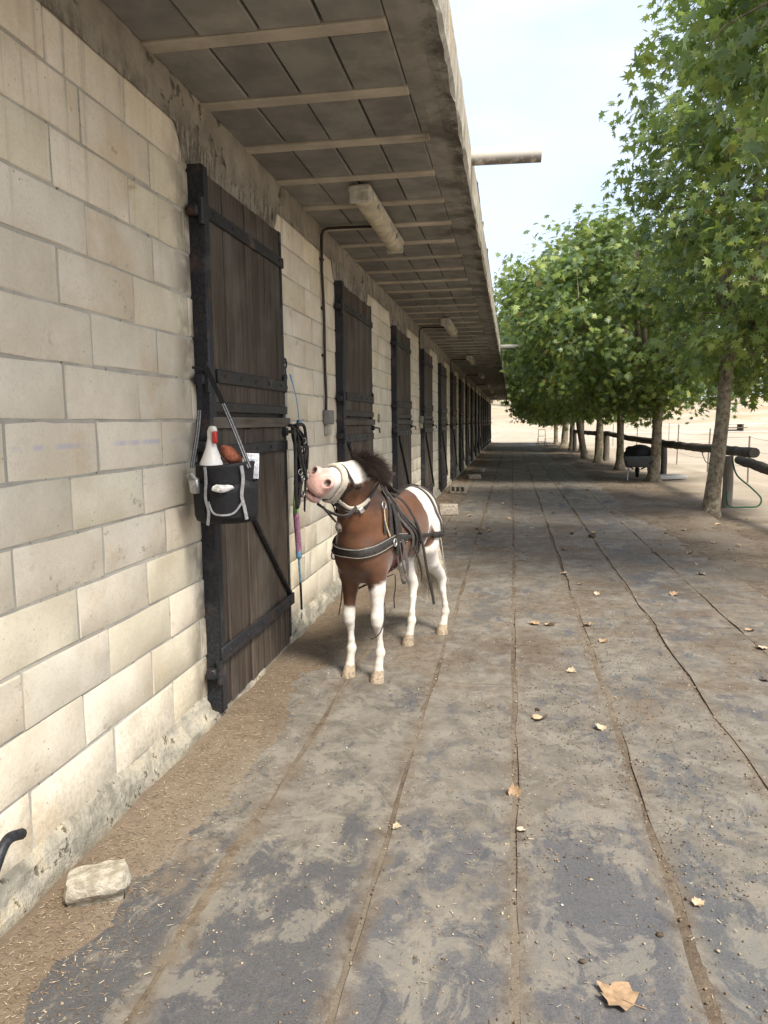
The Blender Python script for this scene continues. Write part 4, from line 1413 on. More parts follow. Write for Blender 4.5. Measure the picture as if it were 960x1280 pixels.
for (x, y, R, tk, lab) in ((31, 74, (3.2, 3, 2.6), 2.0, 'round broadleaf tree at the far right of the field'), (40, 92, (4.5, 4, 3.6), 2.2, 'larger broadleaf tree behind the field, half hidden by leaves'), (8, 120, (5, 4, 4), 2.0, 'distant broadleaf tree on the bank straight past the barrier'), (-3, 112, (5, 4, 3.4), 1.6, 'distant broadleaf tree on the bank behind the stable end'), (22, 128, (6, 5, 4.6), 2.4, 'distant broad tree on the bank in the middle of the field'), (56, 120, (6, 5, 5), 2.4, 'distant tree on the bank beyond the right edge')):
    bush(x, y, gz(x, y), R, 1500, lab, (.35, .75), 'trees on the far bank', 'broadleaf_tree', 'tree', tk)
for (x, y, R, tk, lab) in ((12, 100, (4, 3, 3.2), 1.2, 'round tree on the bank seen over the log rail'), (30, 112, (5, 4, 3.8), 1.5, 'wide tree on the bank right of the thickest trunk'), (1.5, 96, (3.5, 3, 2.6), .8, 'low round tree on the bank above the path end')):
    bush(x, y, gz(x, y), R, 1500, lab, (.35, .7), 'trees on the far bank', 'broadleaf_tree', 'tree', tk)

# ============================================================ PONY
FW = Vector((-.313, -.95, 0)).normalized()
LF = Vector((-FW.y, FW.x, 0))
PO = Vector((-.72, 4.80, .006))
PRZ = math.atan2(FW.y, FW.x)
PM = Matrix.Translation(PO) @ Matrix.Rotation(PRZ, 4, 'Z')
PMI = PM.inverted()
loc_ = lambda w: PMI @ Vector(w)
AX = (PMI.to_3x3() @ Vector((-.40, -.91, .115))).normalized()
DR = PMI.to_3x3() @ Vector((.535, -.12, .767))
DR = (DR - AX * DR.dot(AX)).normalized()
LT = DR.cross(AX)
HS = 1.20
ec = R3 @ Vector(((448 - 480) / FPX, -(608 - 640) / FPX, -1))
POLL = loc_(EYE + ec * (4.12 / ec.y)) - AX * .167 - LT * (.080 * HS) - DR * (.021 * HS)
hd = lambda a, u, v: POLL + AX * a + LT * u * HS + DR * v * HS          # head frame: along, left, dorsal

VX = .0085
lo = np.array([-.90, -.36, -.03]); hi = np.array([1.02, .36, 1.42])
dim = np.ceil((hi - lo) / VX).astype(int)
gx = [(lo[i] + VX * np.arange(dim[i])).astype(np.float32) for i in range(3)]
FLD = np.full(tuple(dim), .3, np.float32)


def region(a, b):
    i0 = np.maximum(((np.array(a) - lo) / VX).astype(int), 0); i1 = np.minimum(((np.array(b) - lo) / VX).astype(int) + 1, dim)
    sl = tuple(slice(p, q) for p, q in zip(i0, i1))
    return sl, gx[0][sl[0]][:, None, None], gx[1][sl[1]][None, :, None], gx[2][sl[2]][None, None, :]


def smin(sl, d, k):
    a = FLD[sl]
    h = np.maximum(k - np.abs(a - d), 0) / k
    FLD[sl] = np.minimum(a, d) - h * h * k * .25


def ell(c, r, k=.05, ax=None, sub=False):
    """ellipsoid, optional axes (three vectors)"""
    c = Vector(c); R = max(r) + .10
    sl, x, y, z = region(c - Vector((R,) * 3), c + Vector((R,) * 3))
    x, y, z = x - c.x, y - c.y, z - c.z
    if ax is not None:
        x, y, z = [x * v[0] + y * v[1] + z * v[2] for v in ax]
    k0 = np.sqrt((x / r[0]) ** 2 + (y / r[1]) ** 2 + (z / r[2]) ** 2) + 1e-6
    k1 = np.sqrt((x / r[0] ** 2) ** 2 + (y / r[1] ** 2) ** 2 + (z / r[2] ** 2) ** 2) + 1e-6
    d = k0 * (k0 - 1) / k1
    if sub:
        a = FLD[sl]; h = np.maximum(k - np.abs(a + d), 0) / k
        FLD[sl] = np.maximum(a, -d) + h * h * k * .25
    else: smin(sl, d, k)


def cone(p, q, r0, r1, k=.03, sq=1.0):
    """tapered capsule; sq < 1 narrows it sideways (local y)"""
    p, q = Vector(p), Vector(q); R = max(r0, r1) + .10
    a = Vector([min(p[i], q[i]) - R for i in range(3)]); b = Vector([max(p[i], q[i]) + R for i in range(3)])
    sl, x, y, z = region(a, b)
    d = q - p; L2 = d.length_squared
    px, py, pz = x - p.x, y - p.y, z - p.z
    t = np.clip((px * d.x + py * d.y + pz * d.z) / L2, 0, 1)
    dx, dy, dz = px - t * d.x, (py - t * d.y) / sq, pz - t * d.z
    dist = np.sqrt(dx * dx + dy * dy + dz * dz) - (r0 + (r1 - r0) * t)
    smin(sl, dist * (1 if sq == 1 else .5 + .5 * sq), k)


def chain(pts, k=.03, sq=1.0):
    for a, b in zip(pts[:-1], pts[1:]): cone(a[0], b[0], a[1], b[1], k, sq)


# trunk
ell((.02, -.020, .79), (.34, .165, .212), .08)
ell((-.22, -.055, .835), (.25, .158, .20), .08)
ell((-.40, -.085, .875), (.205, .152, .192), .08)
ell((.33, -.008, .80), (.25, .136, .25), .08)
ell((.44, -.005, .76), (.150, .128, .185), .07)
ell((.26, 0, .98), (.22, .068, .095), .08)
ell((-.20, -.06, .97), (.28, .08, .07), .07)
for s in (-1, 1):
    ell((.40, s * .087 - .006, .80), (.115, .058, .21), .06)
    ell((.46, s * .090, .655), (.070, .055, .12), .05)
    ell((-.45, -.085 + s * .080, .80), (.140, .070, .19), .06)
    ell((.55, s * .062, .74), (.055, .058, .09), .05)
# neck
chain([((.36, 0, .92), .155), ((.46, .005, 1.0), .138), (POLL + AX * -.005 + Vector((0, 0, -.09)), .100)], .07, .76)
chain([((.52, 0, .86), .118), ((.545, .01, .98), .095), (POLL + AX * .10 + Vector((0, 0, -.11)), .072)], .07, .76)
chain([((.26, 0, 1.02), .065), ((.36, .01, 1.12), .055), (hd(-.05, 0, .02), .055)], .06, .6)
# dock
chain([((-.56, -.095, .96), .045), ((-.615, -.10, .90), .030), ((-.63, -.10, .80), .018)], .04)


def leg(pts, k=.018): chain([(Vector(p), r) for p, r in pts], k)


# forelegs
leg([((.45, .088, .66), .066), ((.455, .095, .53), .047), ((.470, .104, .405), .032), ((.480, .106, .37), .0345), ((.478, .107, .335), .031), ((.466, .109, .295), .0215), ((.462, .112, .21), .0175), ((.462, .114, .158), .027), ((.482, .115, .095), .0205), ((.49, .115, .06), .031)])
leg([((.45, -.085, .66), .066), ((.452, -.088, .53), .047), ((.464, -.089, .405), .032), ((.472, -.089, .37), .0345), ((.470, -.089, .335), .031), ((.457, -.088, .295), .0215), ((.452, -.087, .21), .0175), ((.452, -.086, .158), .027), ((.470, -.085, .095), .0205), ((.478, -.085, .06), .031)])
# hind legs
leg([((-.44, .0, .80), .115), ((-.40, .012, .66), .090), ((-.48, .014, .54), .060), ((-.635, .018, .42), .036), ((-.660, .020, .38), .034), ((-.655, .032, .30), .0215), ((-.650, .052, .20), .0185), ((-.650, .053, .148), .027), ((-.630, .052, .09), .0215), ((-.618, .05, .055), .031)])
leg([((-.42, -.14, .80), .115), ((-.36, -.13, .66), .095), ((-.33, -.112, .54), .062), ((-.375, -.080, .425), .036), ((-.386, -.075, .385), .034), ((-.362, -.065, .30), .0215), ((-.324, -.055, .20), .0185), ((-.314, -.052, .148), .027), ((-.285, -.05, .09), .0215), ((-.268, -.05, .055), .031)])
ell((-.675, .018, .425), (.026, .016, .034), .02); ell((-.405, -.078, .43), (.026, .016, .034), .02)
feet = [(.497, .115), (.485, -.085), (-.606, .05), (-.256, -.05)]
# head
H = (AX, LT, DR)
ell(hd(.080, 0, .002), (.128, .096, .112), .04, H)
for s in (-1, 1):
    ell(hd(.115, s * .034, -.060), (.100, .050, .092), .035, H)
    ell(hd(.165, s * .060, .022), (.042, .030, .031), .02, H)
cone(hd(.10, 0, .014), hd(.31, 0, -.005), .088, .062, .04)
cone(hd(.16, 0, -.060), hd(.33, 0, -.060), .062, .050, .04)
ell(hd(.350, 0, -.024), (.060, .073, .066), .03, H)
ell(hd(.385, 0, -.050), (.032, .063, .048), .02, H)
ell(hd(.357, 0, -.100), (.044, .050, .032), .018, H)
for s in (-1, 1):
    ell(hd(.374, s * .044, .000), (.034, .030, .036), .018, H)
    ell(hd(.404, s * .049, .006), (.028, .020, .0235), .008, H, True)
    # ears
    e0, e1, e2 = hd(-.01, s * .050, .055), hd(-.055, s * .074, .090), hd(-.105, s * .080, .112)
    chain([(e0, .026), (e1, .0255), (e2, .007)], .02)
    ell((e0 + e1 * 1.6) / 2.6 + AX * .020 + LT * s * .012, (.012, .016, .032), .01, (AX, LT, DR), True)
# mouth slit
ell(hd(.391, 0, -.082), (.036, .075, .005), .008, H, True)

import openvdb as vdb
gr = vdb.FloatGrid(); gr.background = .3
gr.copyFromArray(FLD); gr.transform = vdb.createLinearTransform(voxelSize=VX)
pts, quads = gr.convertToQuads(isovalue=0.0)
pts = np.array(pts) + lo
PV_ = pts


def P2head(p):
    d = p - np.array(POLL)
    return d @ np.array(AX), d @ np.array(LT) / HS, d @ np.array(DR) / HS


def coat(p):
    s, l, z = p[:, 0], p[:, 1], p[:, 2]
    n = (fbm(s * 9 + l * 5, z * 9 + l * 6 + 3, 4, 5) - .5)
    n2 = (fbm(s * 30 + l * 22, z * 30 - l * 20, 3, 9) - .5)
    brown = np.array([.108, .040, .0135]); dark = np.array([.050, .025, .015]); white = np.array([.66, .615, .555]); pink = np.array([.56, .315, .265])
    c = np.repeat(brown[None], len(p), 0)
    c = c * (1 + .8 * n[:, None]) * (1 + .35 * n2[:, None])
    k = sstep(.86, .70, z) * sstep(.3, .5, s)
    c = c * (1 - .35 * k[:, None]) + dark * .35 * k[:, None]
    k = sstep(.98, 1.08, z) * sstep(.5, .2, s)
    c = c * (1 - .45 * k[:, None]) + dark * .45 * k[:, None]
    # white behind
    m = np.maximum.reduce([sstep(-.235, -.26, s + .10 * n + .18 * (z - .95) * (z < .95) + .035 * n2),
                           sstep(.655, .63, z + .08 * n) * sstep(.16, .10, s + .2 * n)])
    spot = np.exp(-(((s + .31) / .10) ** 2 + ((z - .74) / .10) ** 2)) * (l > 0)
    m = m * (1 - sstep(.5, .62, spot + n * .3))
    # white legs in front
    lf = (l > 0) & (s > .25); rf = (l <= 0) & (s > .25)
    m = np.maximum(m, np.where(lf, sstep(.575, .545, z + .14 * n - .6 * np.clip(l - .10, -.05, .05)), 0) * (s > .3))
    m = np.maximum(m, np.where(rf, sstep(.425, .40, z + .16 * n), 0))
    m = np.maximum(m, sstep(.56, .66, np.exp(-((l + .10) / .035) ** 2 - ((z - .86) / .10) ** 2) + n * .2) * sstep(.5, .56, s))
    # face
    a, u, v = P2head(p)
    inh = (a > .015) & (np.abs(u) < .13) & (v > -.17) & (v < .14) & (s > .5) & (z > .95)
    face = sstep(.035, .050, a + n * .05) * np.maximum(sstep(.020, .034, v + .30 * (a - .19) + n * .05 - .0 * np.abs(u)), sstep(.235, .25, a + n * .03))
    face = np.where(inh, face, 0)
    m = np.where(inh, face, m)
    c = c * (1 - m[:, None]) + white * m[:, None] * (1 + .16 * n[:, None])
    # dust on the white legs
    er = (a < .012) & (z > 1.12) & (s > .36) & (v > .05); c[er] = dark * .6
    d = m * (sstep(.40, .08, z) * .55 + .25 * sstep(.5, .7, fbm(s * 14 + 2, z * 11 + l * 9, 4, 33)))
    c = c * (1 - d[:, None]) + np.array([.50, .42, .33]) * d[:, None]
    pk = np.where(inh, sstep(.325, .372, a + n * .06), 0) * .9
    c = c * (1 - pk[:, None]) + pink * pk[:, None] * (1 + .5 * n2[:, None])
    for sg in (-1, 1):
        dn = np.sqrt(((a - .400) / .026) ** 2 + ((u - sg * .049) / .0165) ** 2 + ((v - .006) / .0195) ** 2)
        k = np.where(inh, sstep(1.15, .85, dn), 0); c = c * (1 - k[:, None]) + np.array([.035, .014, .012]) * k[:, None]
        de = np.sqrt(((a - .165) / .026) ** 2 + ((u - sg * .085) / .03) ** 2 + ((v - .020) / .019) ** 2)
        k = np.where(inh, sstep(1.15, .8, de), 0); c = c * (1 - k[:, None]) + np.array([.03, .018, .014]) * k[:, None]
    k = np.where(inh & (a > .345), np.exp(-((v + .082) / .006) ** 2), 0) * .75
    c = c * (1 - k[:, None]) + np.array([.10, .04, .035]) * k[:, None]
    return np.clip(c, .004, .8)


pony = empty('pony', PO, 'small brown and white harnessed pony twisting its raised pink nose towards the camera', 'pony', rz=PRZ)
qm = NT('pony_coat'); t_ = qm.attr(); p_ = qm.objpos()
hair = qm.noise(qm.mapv(p_, (60, 60, 14)), 4.0, 3, .6); hb = qm.noise(p_, 14, 4, .6)
kk = qm.n('CombineColor')
for i_ in range(3): qm.set(kk.inputs[i_], qm.math('MULTIPLY', qm.ramp(hair, .3, .7, .86, 1.14), qm.ramp(hb, .3, .7, .88, 1.10)))
qm.b.inputs['Sheen Weight'].default_value = .15
M['coat'] = qm.fin(qm.mix(1.0, t_, kk.outputs[0], 'MULTIPLY'), .40, qm.bump(qm.math('ADD', hair, qm.math('MULTIPLY', hb, .8)), .45, .004), spec=.5)
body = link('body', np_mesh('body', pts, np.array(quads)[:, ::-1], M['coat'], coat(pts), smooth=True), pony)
bmq = bmesh.new(); bmq.from_mesh(body.data); bmesh.ops.recalc_face_normals(bmq, faces=bmq.faces)
if sum((f.calc_area() * f.normal.dot(f.calc_center_median() - Vector((0, 0, .8))) for f in bmq.faces)) < 0:
    bmesh.ops.reverse_faces(bmq, faces=bmq.faces)
bmq.to_mesh(body.data)
BT = BVHTree.FromBMesh(bmq); bmq.free()
sm = body.modifiers.new('soften', 'SMOOTH'); sm.factor = .4; sm.iterations = 2

# hooves
for i, (s, l) in enumerate(feet):
    mb = MB(); n = 16; vs = []
    for (zz, r, sh) in ((-.004, .045, .012), (.012, .0435, .010), (.034, .0385, .002), (.058, .034, -.008), (.064, .030, -.009)):
        for q in range(n):
            a = 2 * math.pi * q / n
            vs.append((s + sh + r * math.cos(a) * (1.08 if math.cos(a) > 0 else .92), l + r * .95 * math.sin(a), zz))
    fs = [(r * n + q, r * n + (q + 1) % n, (r + 1) * n + (q + 1) % n, (r + 1) * n + q) for r in range(4) for q in range(n)]
    fs += [tuple(range(n - 1, -1, -1)), tuple(4 * n + q for q in range(n))]
    mb.add(vs, fs, (.30, .235, .165)); mb.build('hoof', M['tint'], pony, 'auto', True)
# eyes
M['eye'] = simple('pony_eye', (.012, .008, .007), .06, 0, .2, 20, 0, spec=.8)
for s in (-1, 1):
    mb = MB(); c = hd(.167, s * .0765, .021); mb.lathe((0, 0, 0), [(.0185 * math.cos(a), .0185 * math.sin(a)) for a in np.linspace(-1.5, 1.5, 11)], 16); mb.v = [(x * 1.2, y * 1.2, z * 1.2) for x, y, z in mb.v]
    mb.build('eye', M['eye'], pony, True, loc=c)
    mb = MB(); lid = []
    for q in range(9):
        a = math.pi * q / 8
        lid.append(c + AX * (.021 * math.cos(a)) + DR * (.0155 * math.sin(a)) + LT * s * (.0105 - .010 * abs(math.cos(a)) ** 2))
    mb.tube(lid, [.002, .0045, .0055, .006, .006, .006, .0055, .0045, .002], 6, col=(.06, .035, .028)); mb.build('eyelid', M['tint'], pony, True, True)

# ---- hair
M['hair'] = m_tint('pony_hair', .5, 0, 60, .003, .35, .3)


def strands(lst, name, parent):
    """lst of (root, dir, length, width, gravity, colour)"""
    V, F, C = [], [], []
    b = 0
    for (r, d, L, w, g, col) in lst:
        p = np.array(r, float); d = np.array(d, float); d /= np.linalg.norm(d)
        side = np.cross(d, rnd.choice([(0, 0, 1), (1, 0, 0), (0, 1, 0)])); side = side / (np.linalg.norm(side) + 1e-6)
        n = 5; st = L / n
        for j in range(n + 1):
            ww = w * (1 - .85 * (j / n) ** 1.5)
            o2 = np.cross(d, side)
            V += [p + side * ww, p - side * ww * .5 + o2 * ww * .8, p - side * ww * .5 - o2 * ww * .8]
            p = p + d * st
            d = d + np.array([0, 0, -g / n]) + np.array([rnd.gauss(0, .12) for _ in range(3)]); d /= np.linalg.norm(d)
        for j in range(n):
            for q in range(3):
                a, e = b + j * 3 + q, b + j * 3 + (q + 1) % 3
                F.append((a, e, e + 3, a + 3))
        C += [col] * (3 * (n + 1)); b += 3 * (n + 1)
    return link(name, np_mesh(name, np.array(V), np.array(F), M['hair'], np.array(C), True), parent)


lst = []
crest = [hd(.095, .0, .080), hd(.02, 0, .085), hd(-.05, 0, .07)] + [Vector((.43, .02, 1.17)), Vector((.36, .012, 1.15)), Vector((.28, .0, 1.10)), Vector((.20, 0, 1.075))]
for i in range(5200):
    u = rnd.random() ** 1.35 * (len(crest) - 1.001); k = int(u)
    p = crest[k].lerp(crest[k + 1], u - k)
    head = u < 2.2
    q = BT.find_nearest(p)
    base_ = q[0]
    side = rnd.gauss(0, .030 if head else .016)
    root = base_ + LT * side - q[1] * .008 + AX * (rnd.uniform(0, .035) if u < .6 else 0)
    if u < 1.2 and rnd.random() < .6:
        d = DR * .55 + LT * (.7 + rnd.gauss(0, .25)) + AX * rnd.gauss(.25, .35); L = rnd.uniform(.09, .17); g = rnd.uniform(.5, 1.3)
    elif head: d = DR * 1.0 + LT * (side * 12 + rnd.gauss(.10, .40)) + AX * rnd.gauss(.05 if u > .8 else .45, .4); L = rnd.uniform(.05, .115); g = rnd.uniform(.2, 1.3)
    else: d = Vector((rnd.gauss(0, .3), side * 18 + .35 + rnd.gauss(0, .4), 1)); L = rnd.uniform(.05, .11); g = rnd.uniform(.2, 1.2)
    b_ = rnd.uniform(.6, 1.5)
    lst.append((root, d, L * 1.12, rnd.uniform(.0007, .0016), g, (.040 * b_, .025 * b_, .020 * b_)))
for i in range(1700):
    b_ = rnd.uniform(.6, 1.5)
    p = hd(rnd.uniform(-.02, .125), rnd.gauss(.01, .035), .085)
    root = BT.find_nearest(p)[0] - DR * .006
    d = DR * rnd.uniform(.35, 1.0) + LT * rnd.gauss(.55, .35) + AX * rnd.gauss(-.15, .3)
    lst.append((root, d, rnd.uniform(.06, .135), rnd.uniform(.0007, .0016), rnd.uniform(.3, 1.4), (.040 * b_, .025 * b_, .020 * b_)))
strands(lst, 'mane', pony)
lst = []
for i in range(1500):
    root = Vector((-.62 + rnd.gauss(0, .014), -.10 + rnd.gauss(0, .022), rnd.uniform(.78, .94)))
    b_ = rnd.uniform(.75, 1.1)
    lst.append((root, (-.30 + rnd.gauss(.0, .05), rnd.gauss(.05, .06), -1.0), rnd.uniform(.42, .62), rnd.uniform(.0018, .0034), 2.2, (.74 * b_, .66 * b_, .52 * b_)))
strands(lst, 'tail', pony)

# ============================================================ HARNESS
M['strap'] = simple('worn_black_leather', (.026, .022, .019), .48, 0, .35, 45, .3, .0015, .45)
M['strapgrey'] = simple('dusty_grey_leather', (.070, .061, .053), .6, 0, .3, 40, .3, .0015, .3)
M['fleece'] = simple('cream_fleece', (.56, .50, .41), .95, 0, .2, 160, .9, .006, .1)
M['rope_pale'] = simple('pale_rope', (.42, .34, .22), .85, 0, .25, 90, .4, .003, .2)
M['leather_grey'] = simple('grey_leather_bell', (.27, .23, .20), .6, 0, .2, 40, .2, .002, .4)
M['webbing_grey'] = simple('pale_stitched_edge', (.20, .18, .155), .7, 0, .25, 60, .3, .002, .3)
M['red'] = simple('dull_red_webbing', (.13, .028, .030), .75, 0, .25, 60, .3, .002, .2)


def resample(pts, step):
    P = smooth_pts(pts)
    out = [P[0]]; acc = 0
    for a, b in zip(P[:-1], P[1:]):
        d = (b - a).length
        while acc + d >= step and d > 1e-9:
            t = (step - acc) / d; a = a.lerp(b, t); out.append(a.copy()); d = (b - a).length; acc = 0
        acc += d
    out.append(P[-1]); return out


def smooth_pts(pts, n=8):
    P = [Vector(p) for p in pts]; out = []
    for i in range(len(P) - 1):
        p0, p1, p2, p3 = P[max(i - 1, 0)], P[i], P[i + 1], P[min(i + 2, len(P) - 1)]
        for k in range(n):
            t = k / n
            out.append(.5 * ((2 * p1) + (p2 - p0) * t + (2 * p0 - 5 * p1 + 4 * p2 - p3) * t * t + (3 * p1 - p0 - 3 * p2 + p3) * t ** 3))
    out.append(P[-1]); return out


def strap(name, pts, width, mat, parent, off=.006, th=.005, stick=True, closed=False, edge=None):
    """flat strap lying on the pony (or free when stick is False)"""
    if closed: pts = list(pts) + [pts[0]]
    P = resample(pts, .018)
    N = []
    for i, p in enumerate(P):
        if stick:
            co, no, idx, dd = BT.find_nearest(p)
            if stick == 'near' and dd > .03:
                N.append(no)
            else:
                P[i] = co + no * off; N.append(no)
        else:
            co, no, idx, dd = BT.find_nearest(p); N.append(no)
    for _ in range(3):
        N = [(N[max(i - 1, 0)] + N[i] * 2 + N[min(i + 1, len(N) - 1)]).normalized() for i in range(len(N))]
        P = [P[i] if i in (0, len(P) - 1) else (P[i - 1] + P[i] * 2 + P[i + 1]) / 4 for i in range(len(P))]
    vs, fs = [], []
    w = width / 2
    for i, p in enumerate(P):
        t = (P[min(i + 1, len(P) - 1)] - P[max(i - 1, 0)]).normalized()
        b = t.cross(N[i]).normalized(); n = b.cross(t).normalized()
        if n.dot(N[i]) < 0: n = -n
        for (u, h) in ((-1, 0), (-1, .6), (-.7, 1), (.7, 1), (1, .6), (1, 0)):
            vs.append(p + b * (u * w) + n * (h * th))
    m = 6
    for i in range(len(P) - 1):
        for q in range(m):
            a, c = i * m + q, i * m + (q + 1) % m
            fs.append((a, c, c + m, a + m))
    fs += [tuple(range(m - 1, -1, -1)), tuple((len(P) - 1) * m + q for q in range(m))]
    mb = MB(); mb.add(vs, fs)
    o = mb.build(name, M[mat], parent, 'auto')
    bmx = bmesh.new(); bmx.from_mesh(o.data); bmesh.ops.recalc_face_normals(bmx, faces=bmx.faces); bmx.to_mesh(o.data); bmx.free()
    if edge:
        for sg in (-1, 1):
            e = MB(); pp = []
            for i, p in enumerate(P):
                t = (P[min(i + 1, len(P) - 1)] - P[max(i - 1, 0)]).normalized(); b = t.cross(N[i]).normalized()
                pp.append(p + b * (sg * w * .80) + N[i] * th)
            e.tube(pp, .0035, 5); e.build('stitched_edge', M[edge], o, True)
    return o


def ring(name, c, nrm, R, r, mat, parent):
    q = Vector((0, 0, 1)).rotation_difference(Vector(nrm)); c = Vector(c)
    mb = MB(); mb.tube([c + q @ Vector((R * math.cos(a), R * math.sin(a), 0)) for a in np.linspace(0, 2 * math.pi, 17)], r, 6, cap=False)
    return mb.build(name, M[mat], parent, True)


def on(p, off=.0):
    co, no, i, d = BT.find_nearest(Vector(p)); return co + no * off, no


har = empty('driving_harness', PO, 'dark leather driving harness strapped on the pony with loose hanging straps', 'harness', rz=PRZ)
both = lambda f: [f(1), f(-1)]
# breast collar round the chest
strap('breast_collar', [(.16, .2, .80), (.28, .2, .815), (.42, .2, .81), (.53, .16, .785), (.62, .08, .765), (.65, 0, .765), (.62, -.08, .775), (.53, -.16, .80), (.42, -.2, .815), (.28, -.2, .815), (.16, -.2, .81)], .060, 'strap', har, .004, .012, edge='webbing_grey')
yo = lambda s: -.08 * min(1, max(0, (.1 - s) / .4))
for s in (1, -1):
    strap('neck_strap', [(.26, 0, 1.12), (.33, s * .08, 1.04), (.38, s * .16, .94), (.40, s * .2, .82)], .036, 'strap', har, .008, .008)
    # saddle over the withers and girth
    strap('saddle_flap', [(.28, 0, 1.10), (.275, s * .08, 1.03), (.265, s * .15, .93), (.255, s * .18, .82), (.25, s * .18, .74)], .095, 'strap', har, .005, .014, edge='strapgrey')
    strap('girth', [(.22, s * .18, .74), (.19, s * .15, .64), (.16, s * .1, .585), (.16, 0, .575)], .05, 'strap', har, .006)
    strap('shaft_loop', [(.33, s * .10, 1.01), (.325, s * .15, .90), (.32, s * .17, .80), (.31, s * .17, .72)], .046, 'strap', har, .018, .010)
    strap('trace', [(.16, s * .2, .805), (.0, s * .2, .79), (-.2, yo(-.2) + s * .2, .765), (-.35, yo(-.35) + s * .2, .745), (-.5, yo(-.5) + s * .18, .74)], .026, 'strap', har, .009)
    strap('hip_strap', [(-.34, -.07, 1.09), (-.37, -.075 + s * .10, 1.03), (-.41, -.08 + s * .16, .92), (-.45, -.085 + s * .17, .76)], .020, 'strapgrey', har, .007)
    strap('hip_strap', [(-.40, -.08, 1.08), (-.46, -.085 + s * .10, 1.01), (-.51, -.085 + s * .15, .90), (-.53, -.085 + s * .15, .76)], .020, 'strapgrey', har, .007)
    strap('belly_strap', [(.06, s * .16, .90), (.02, s * .2, .80), (-.02, s * .2, .70), (-.05, s * .15, .62)], .026, 'strapgrey', har, .012)
strap('back_strap', [(.18, 0, 1.1), (0, -.01, 1.06), (-.2, -.055, 1.06), (-.36, -.08, 1.09), (-.52, -.09, 1.0), (-.60, -.10, .93)], .026, 'strap', har, .008)
strap('breeching', [(-.34, .12, .745), (-.48, .08, .74), (-.56, .03, .745), (-.63, -.04, .75), (-.64, -.13, .75), (-.56, -.2, .745), (-.48, -.24, .74), (-.34, -.26, .745)], .042, 'strap', har, .010, .010)
strap('back_pad', [(.32, 0, 1.12), (.24, 0, 1.10), (.10, 0, 1.06)], .15, 'strap', har, .010, .016)
# coiled reins over the back and hanging loops on the near side
for q, (dz, wd) in enumerate(((0, .028), (.02, .022), (.035, .024))):
    strap('rein', [(.36 - .02 * q, .05, 1.11), (.29 - .03 * q, .13, 1.02), (.18 - .05 * q, .19, .92 - dz), (.09 - .05 * q, .21, .80 - dz), (.10 - .04 * q, .22, .69 + dz)], wd, 'strapgrey' if q != 1 else 'strap', har, .014 + .006 * q, .004)
LP = lambda L: [(a + .06, b - .098, c) for a, b, c in L]
loop = LP([(.245, .235, .79), (.25, .255, .70), (.24, .265, .62), (.225, .272, .555), (.19, .275, .535), (.155, .275, .56), (.145, .27, .64), (.15, .262, .72), (.17, .25, .80)])
strap('hanging_loop', loop, .022, 'strapgrey', har, 0, .005, stick=False)
strap('hanging_loop', LP([(.215, .25, .80), (.21, .262, .70), (.20, .272, .62), (.178, .277, .585), (.165, .274, .63), (.17, .262, .73), (.185, .25, .8)]), .014, 'strapgrey', har, 0, .004, stick=False)
strap('loose_strap', [(.19, .05, 1.075), (.145, .115, 1.02), (.10, .152, .94), (.04, .172, .84), (.0, .182, .72), (-.04, .186, .58), (-.09, .19, .46), (-.13, .195, .33)], .024, 'strap', har, 0, .007, stick=False)
strap('loose_strap', [(.10, .165, .74), (.06, .175, .66), (.01, .172, .58), (.0, .17, .50)], .014, 'strap', har, 0, .004, stick=False)
strap('girth_strap', [(.32, .05, .58), (.27, .09, .60), (.23, .14, .66), (.20, .19, .74)], .030, 'red', har, .006)
strap('girth_strap', [(.42, .0, .60), (.30, .0, .565), (.16, 0, .565)], .04, 'red', har, .008)
strap('trailing_strap', [(.15, .05, .565), (.19, -.02, .535), (.24, -.10, .50), (.27, -.16, .47)], .014, 'strap', har, 0, .004, stick=False)
mb = MB(); mb.tube(smooth_pts([(.15, .06, .56), (.14, .055, .48), (.15, .05, .41), (.135, .045, .345)]), .0035, 5); mb.build('hanging_cord', M['strap'], har, True)
mb = MB(); mb.tube(smooth_pts([(.44, -.12, .62), (.44, -.15, .52), (.42, -.17, .44), (.38, -.215, .33)]), .0035, 5); mb.build('hanging_cord', M['strap'], har, True)
mb = MB(); mb.tube(smooth_pts([(.42, .09, .54), (.45, .145, .42), (.50, .142, .30), (.515, .085, .25), (.50, .06, .30)]), .0032, 5); mb.build('hanging_cord', M['strap'], har, True)
p_, n_ = on((.44, .16, 1.03), .012); ring('terret_ring', p_, n_, .021, .0045, 'galv', har)
p_, n_ = on((.36, .2, .80), .02); ring('collar_ring', p_, n_, .022, .005, 'galv', har)
p_, n_ = on((.65, -.10, .745), .025); ring('collar_ring', p_, (0, 1, .2), .020, .004, 'iron', har)
mb = MB(); P = [on(q, .010)[0] for q in smooth_pts([(.445, .165, 1.01), (.45, .19, .93), (.40, .22, .82)], 6)]
mb.tube(P, .006, 6); mb.build('cord', M['rope_pale'], har, True)
strap('shoulder_strap', [(.44, .16, 1.01), (.455, .18, .94), (.46, .19, .87)], .022, 'strap', har, .008)
for (s_, l_, z_) in ((.20, .235, .80), (-.46, .1, .745), (.30, .235, .815)):
    p_, n_ = on((s_, l_, z_), .020)
    mb = MB(); q = Vector((0, 0, 1)).rotation_difference(n_).to_matrix(); mb.box(p_, (.034, .030, .012), q, .003); mb.build('buckle', M['iron'], har)

# ============================================================ HALTER
hal = empty('bridle', PO, 'black and cream fleece halter on the head of the pony with a grey ball', 'halter', rz=PRZ)


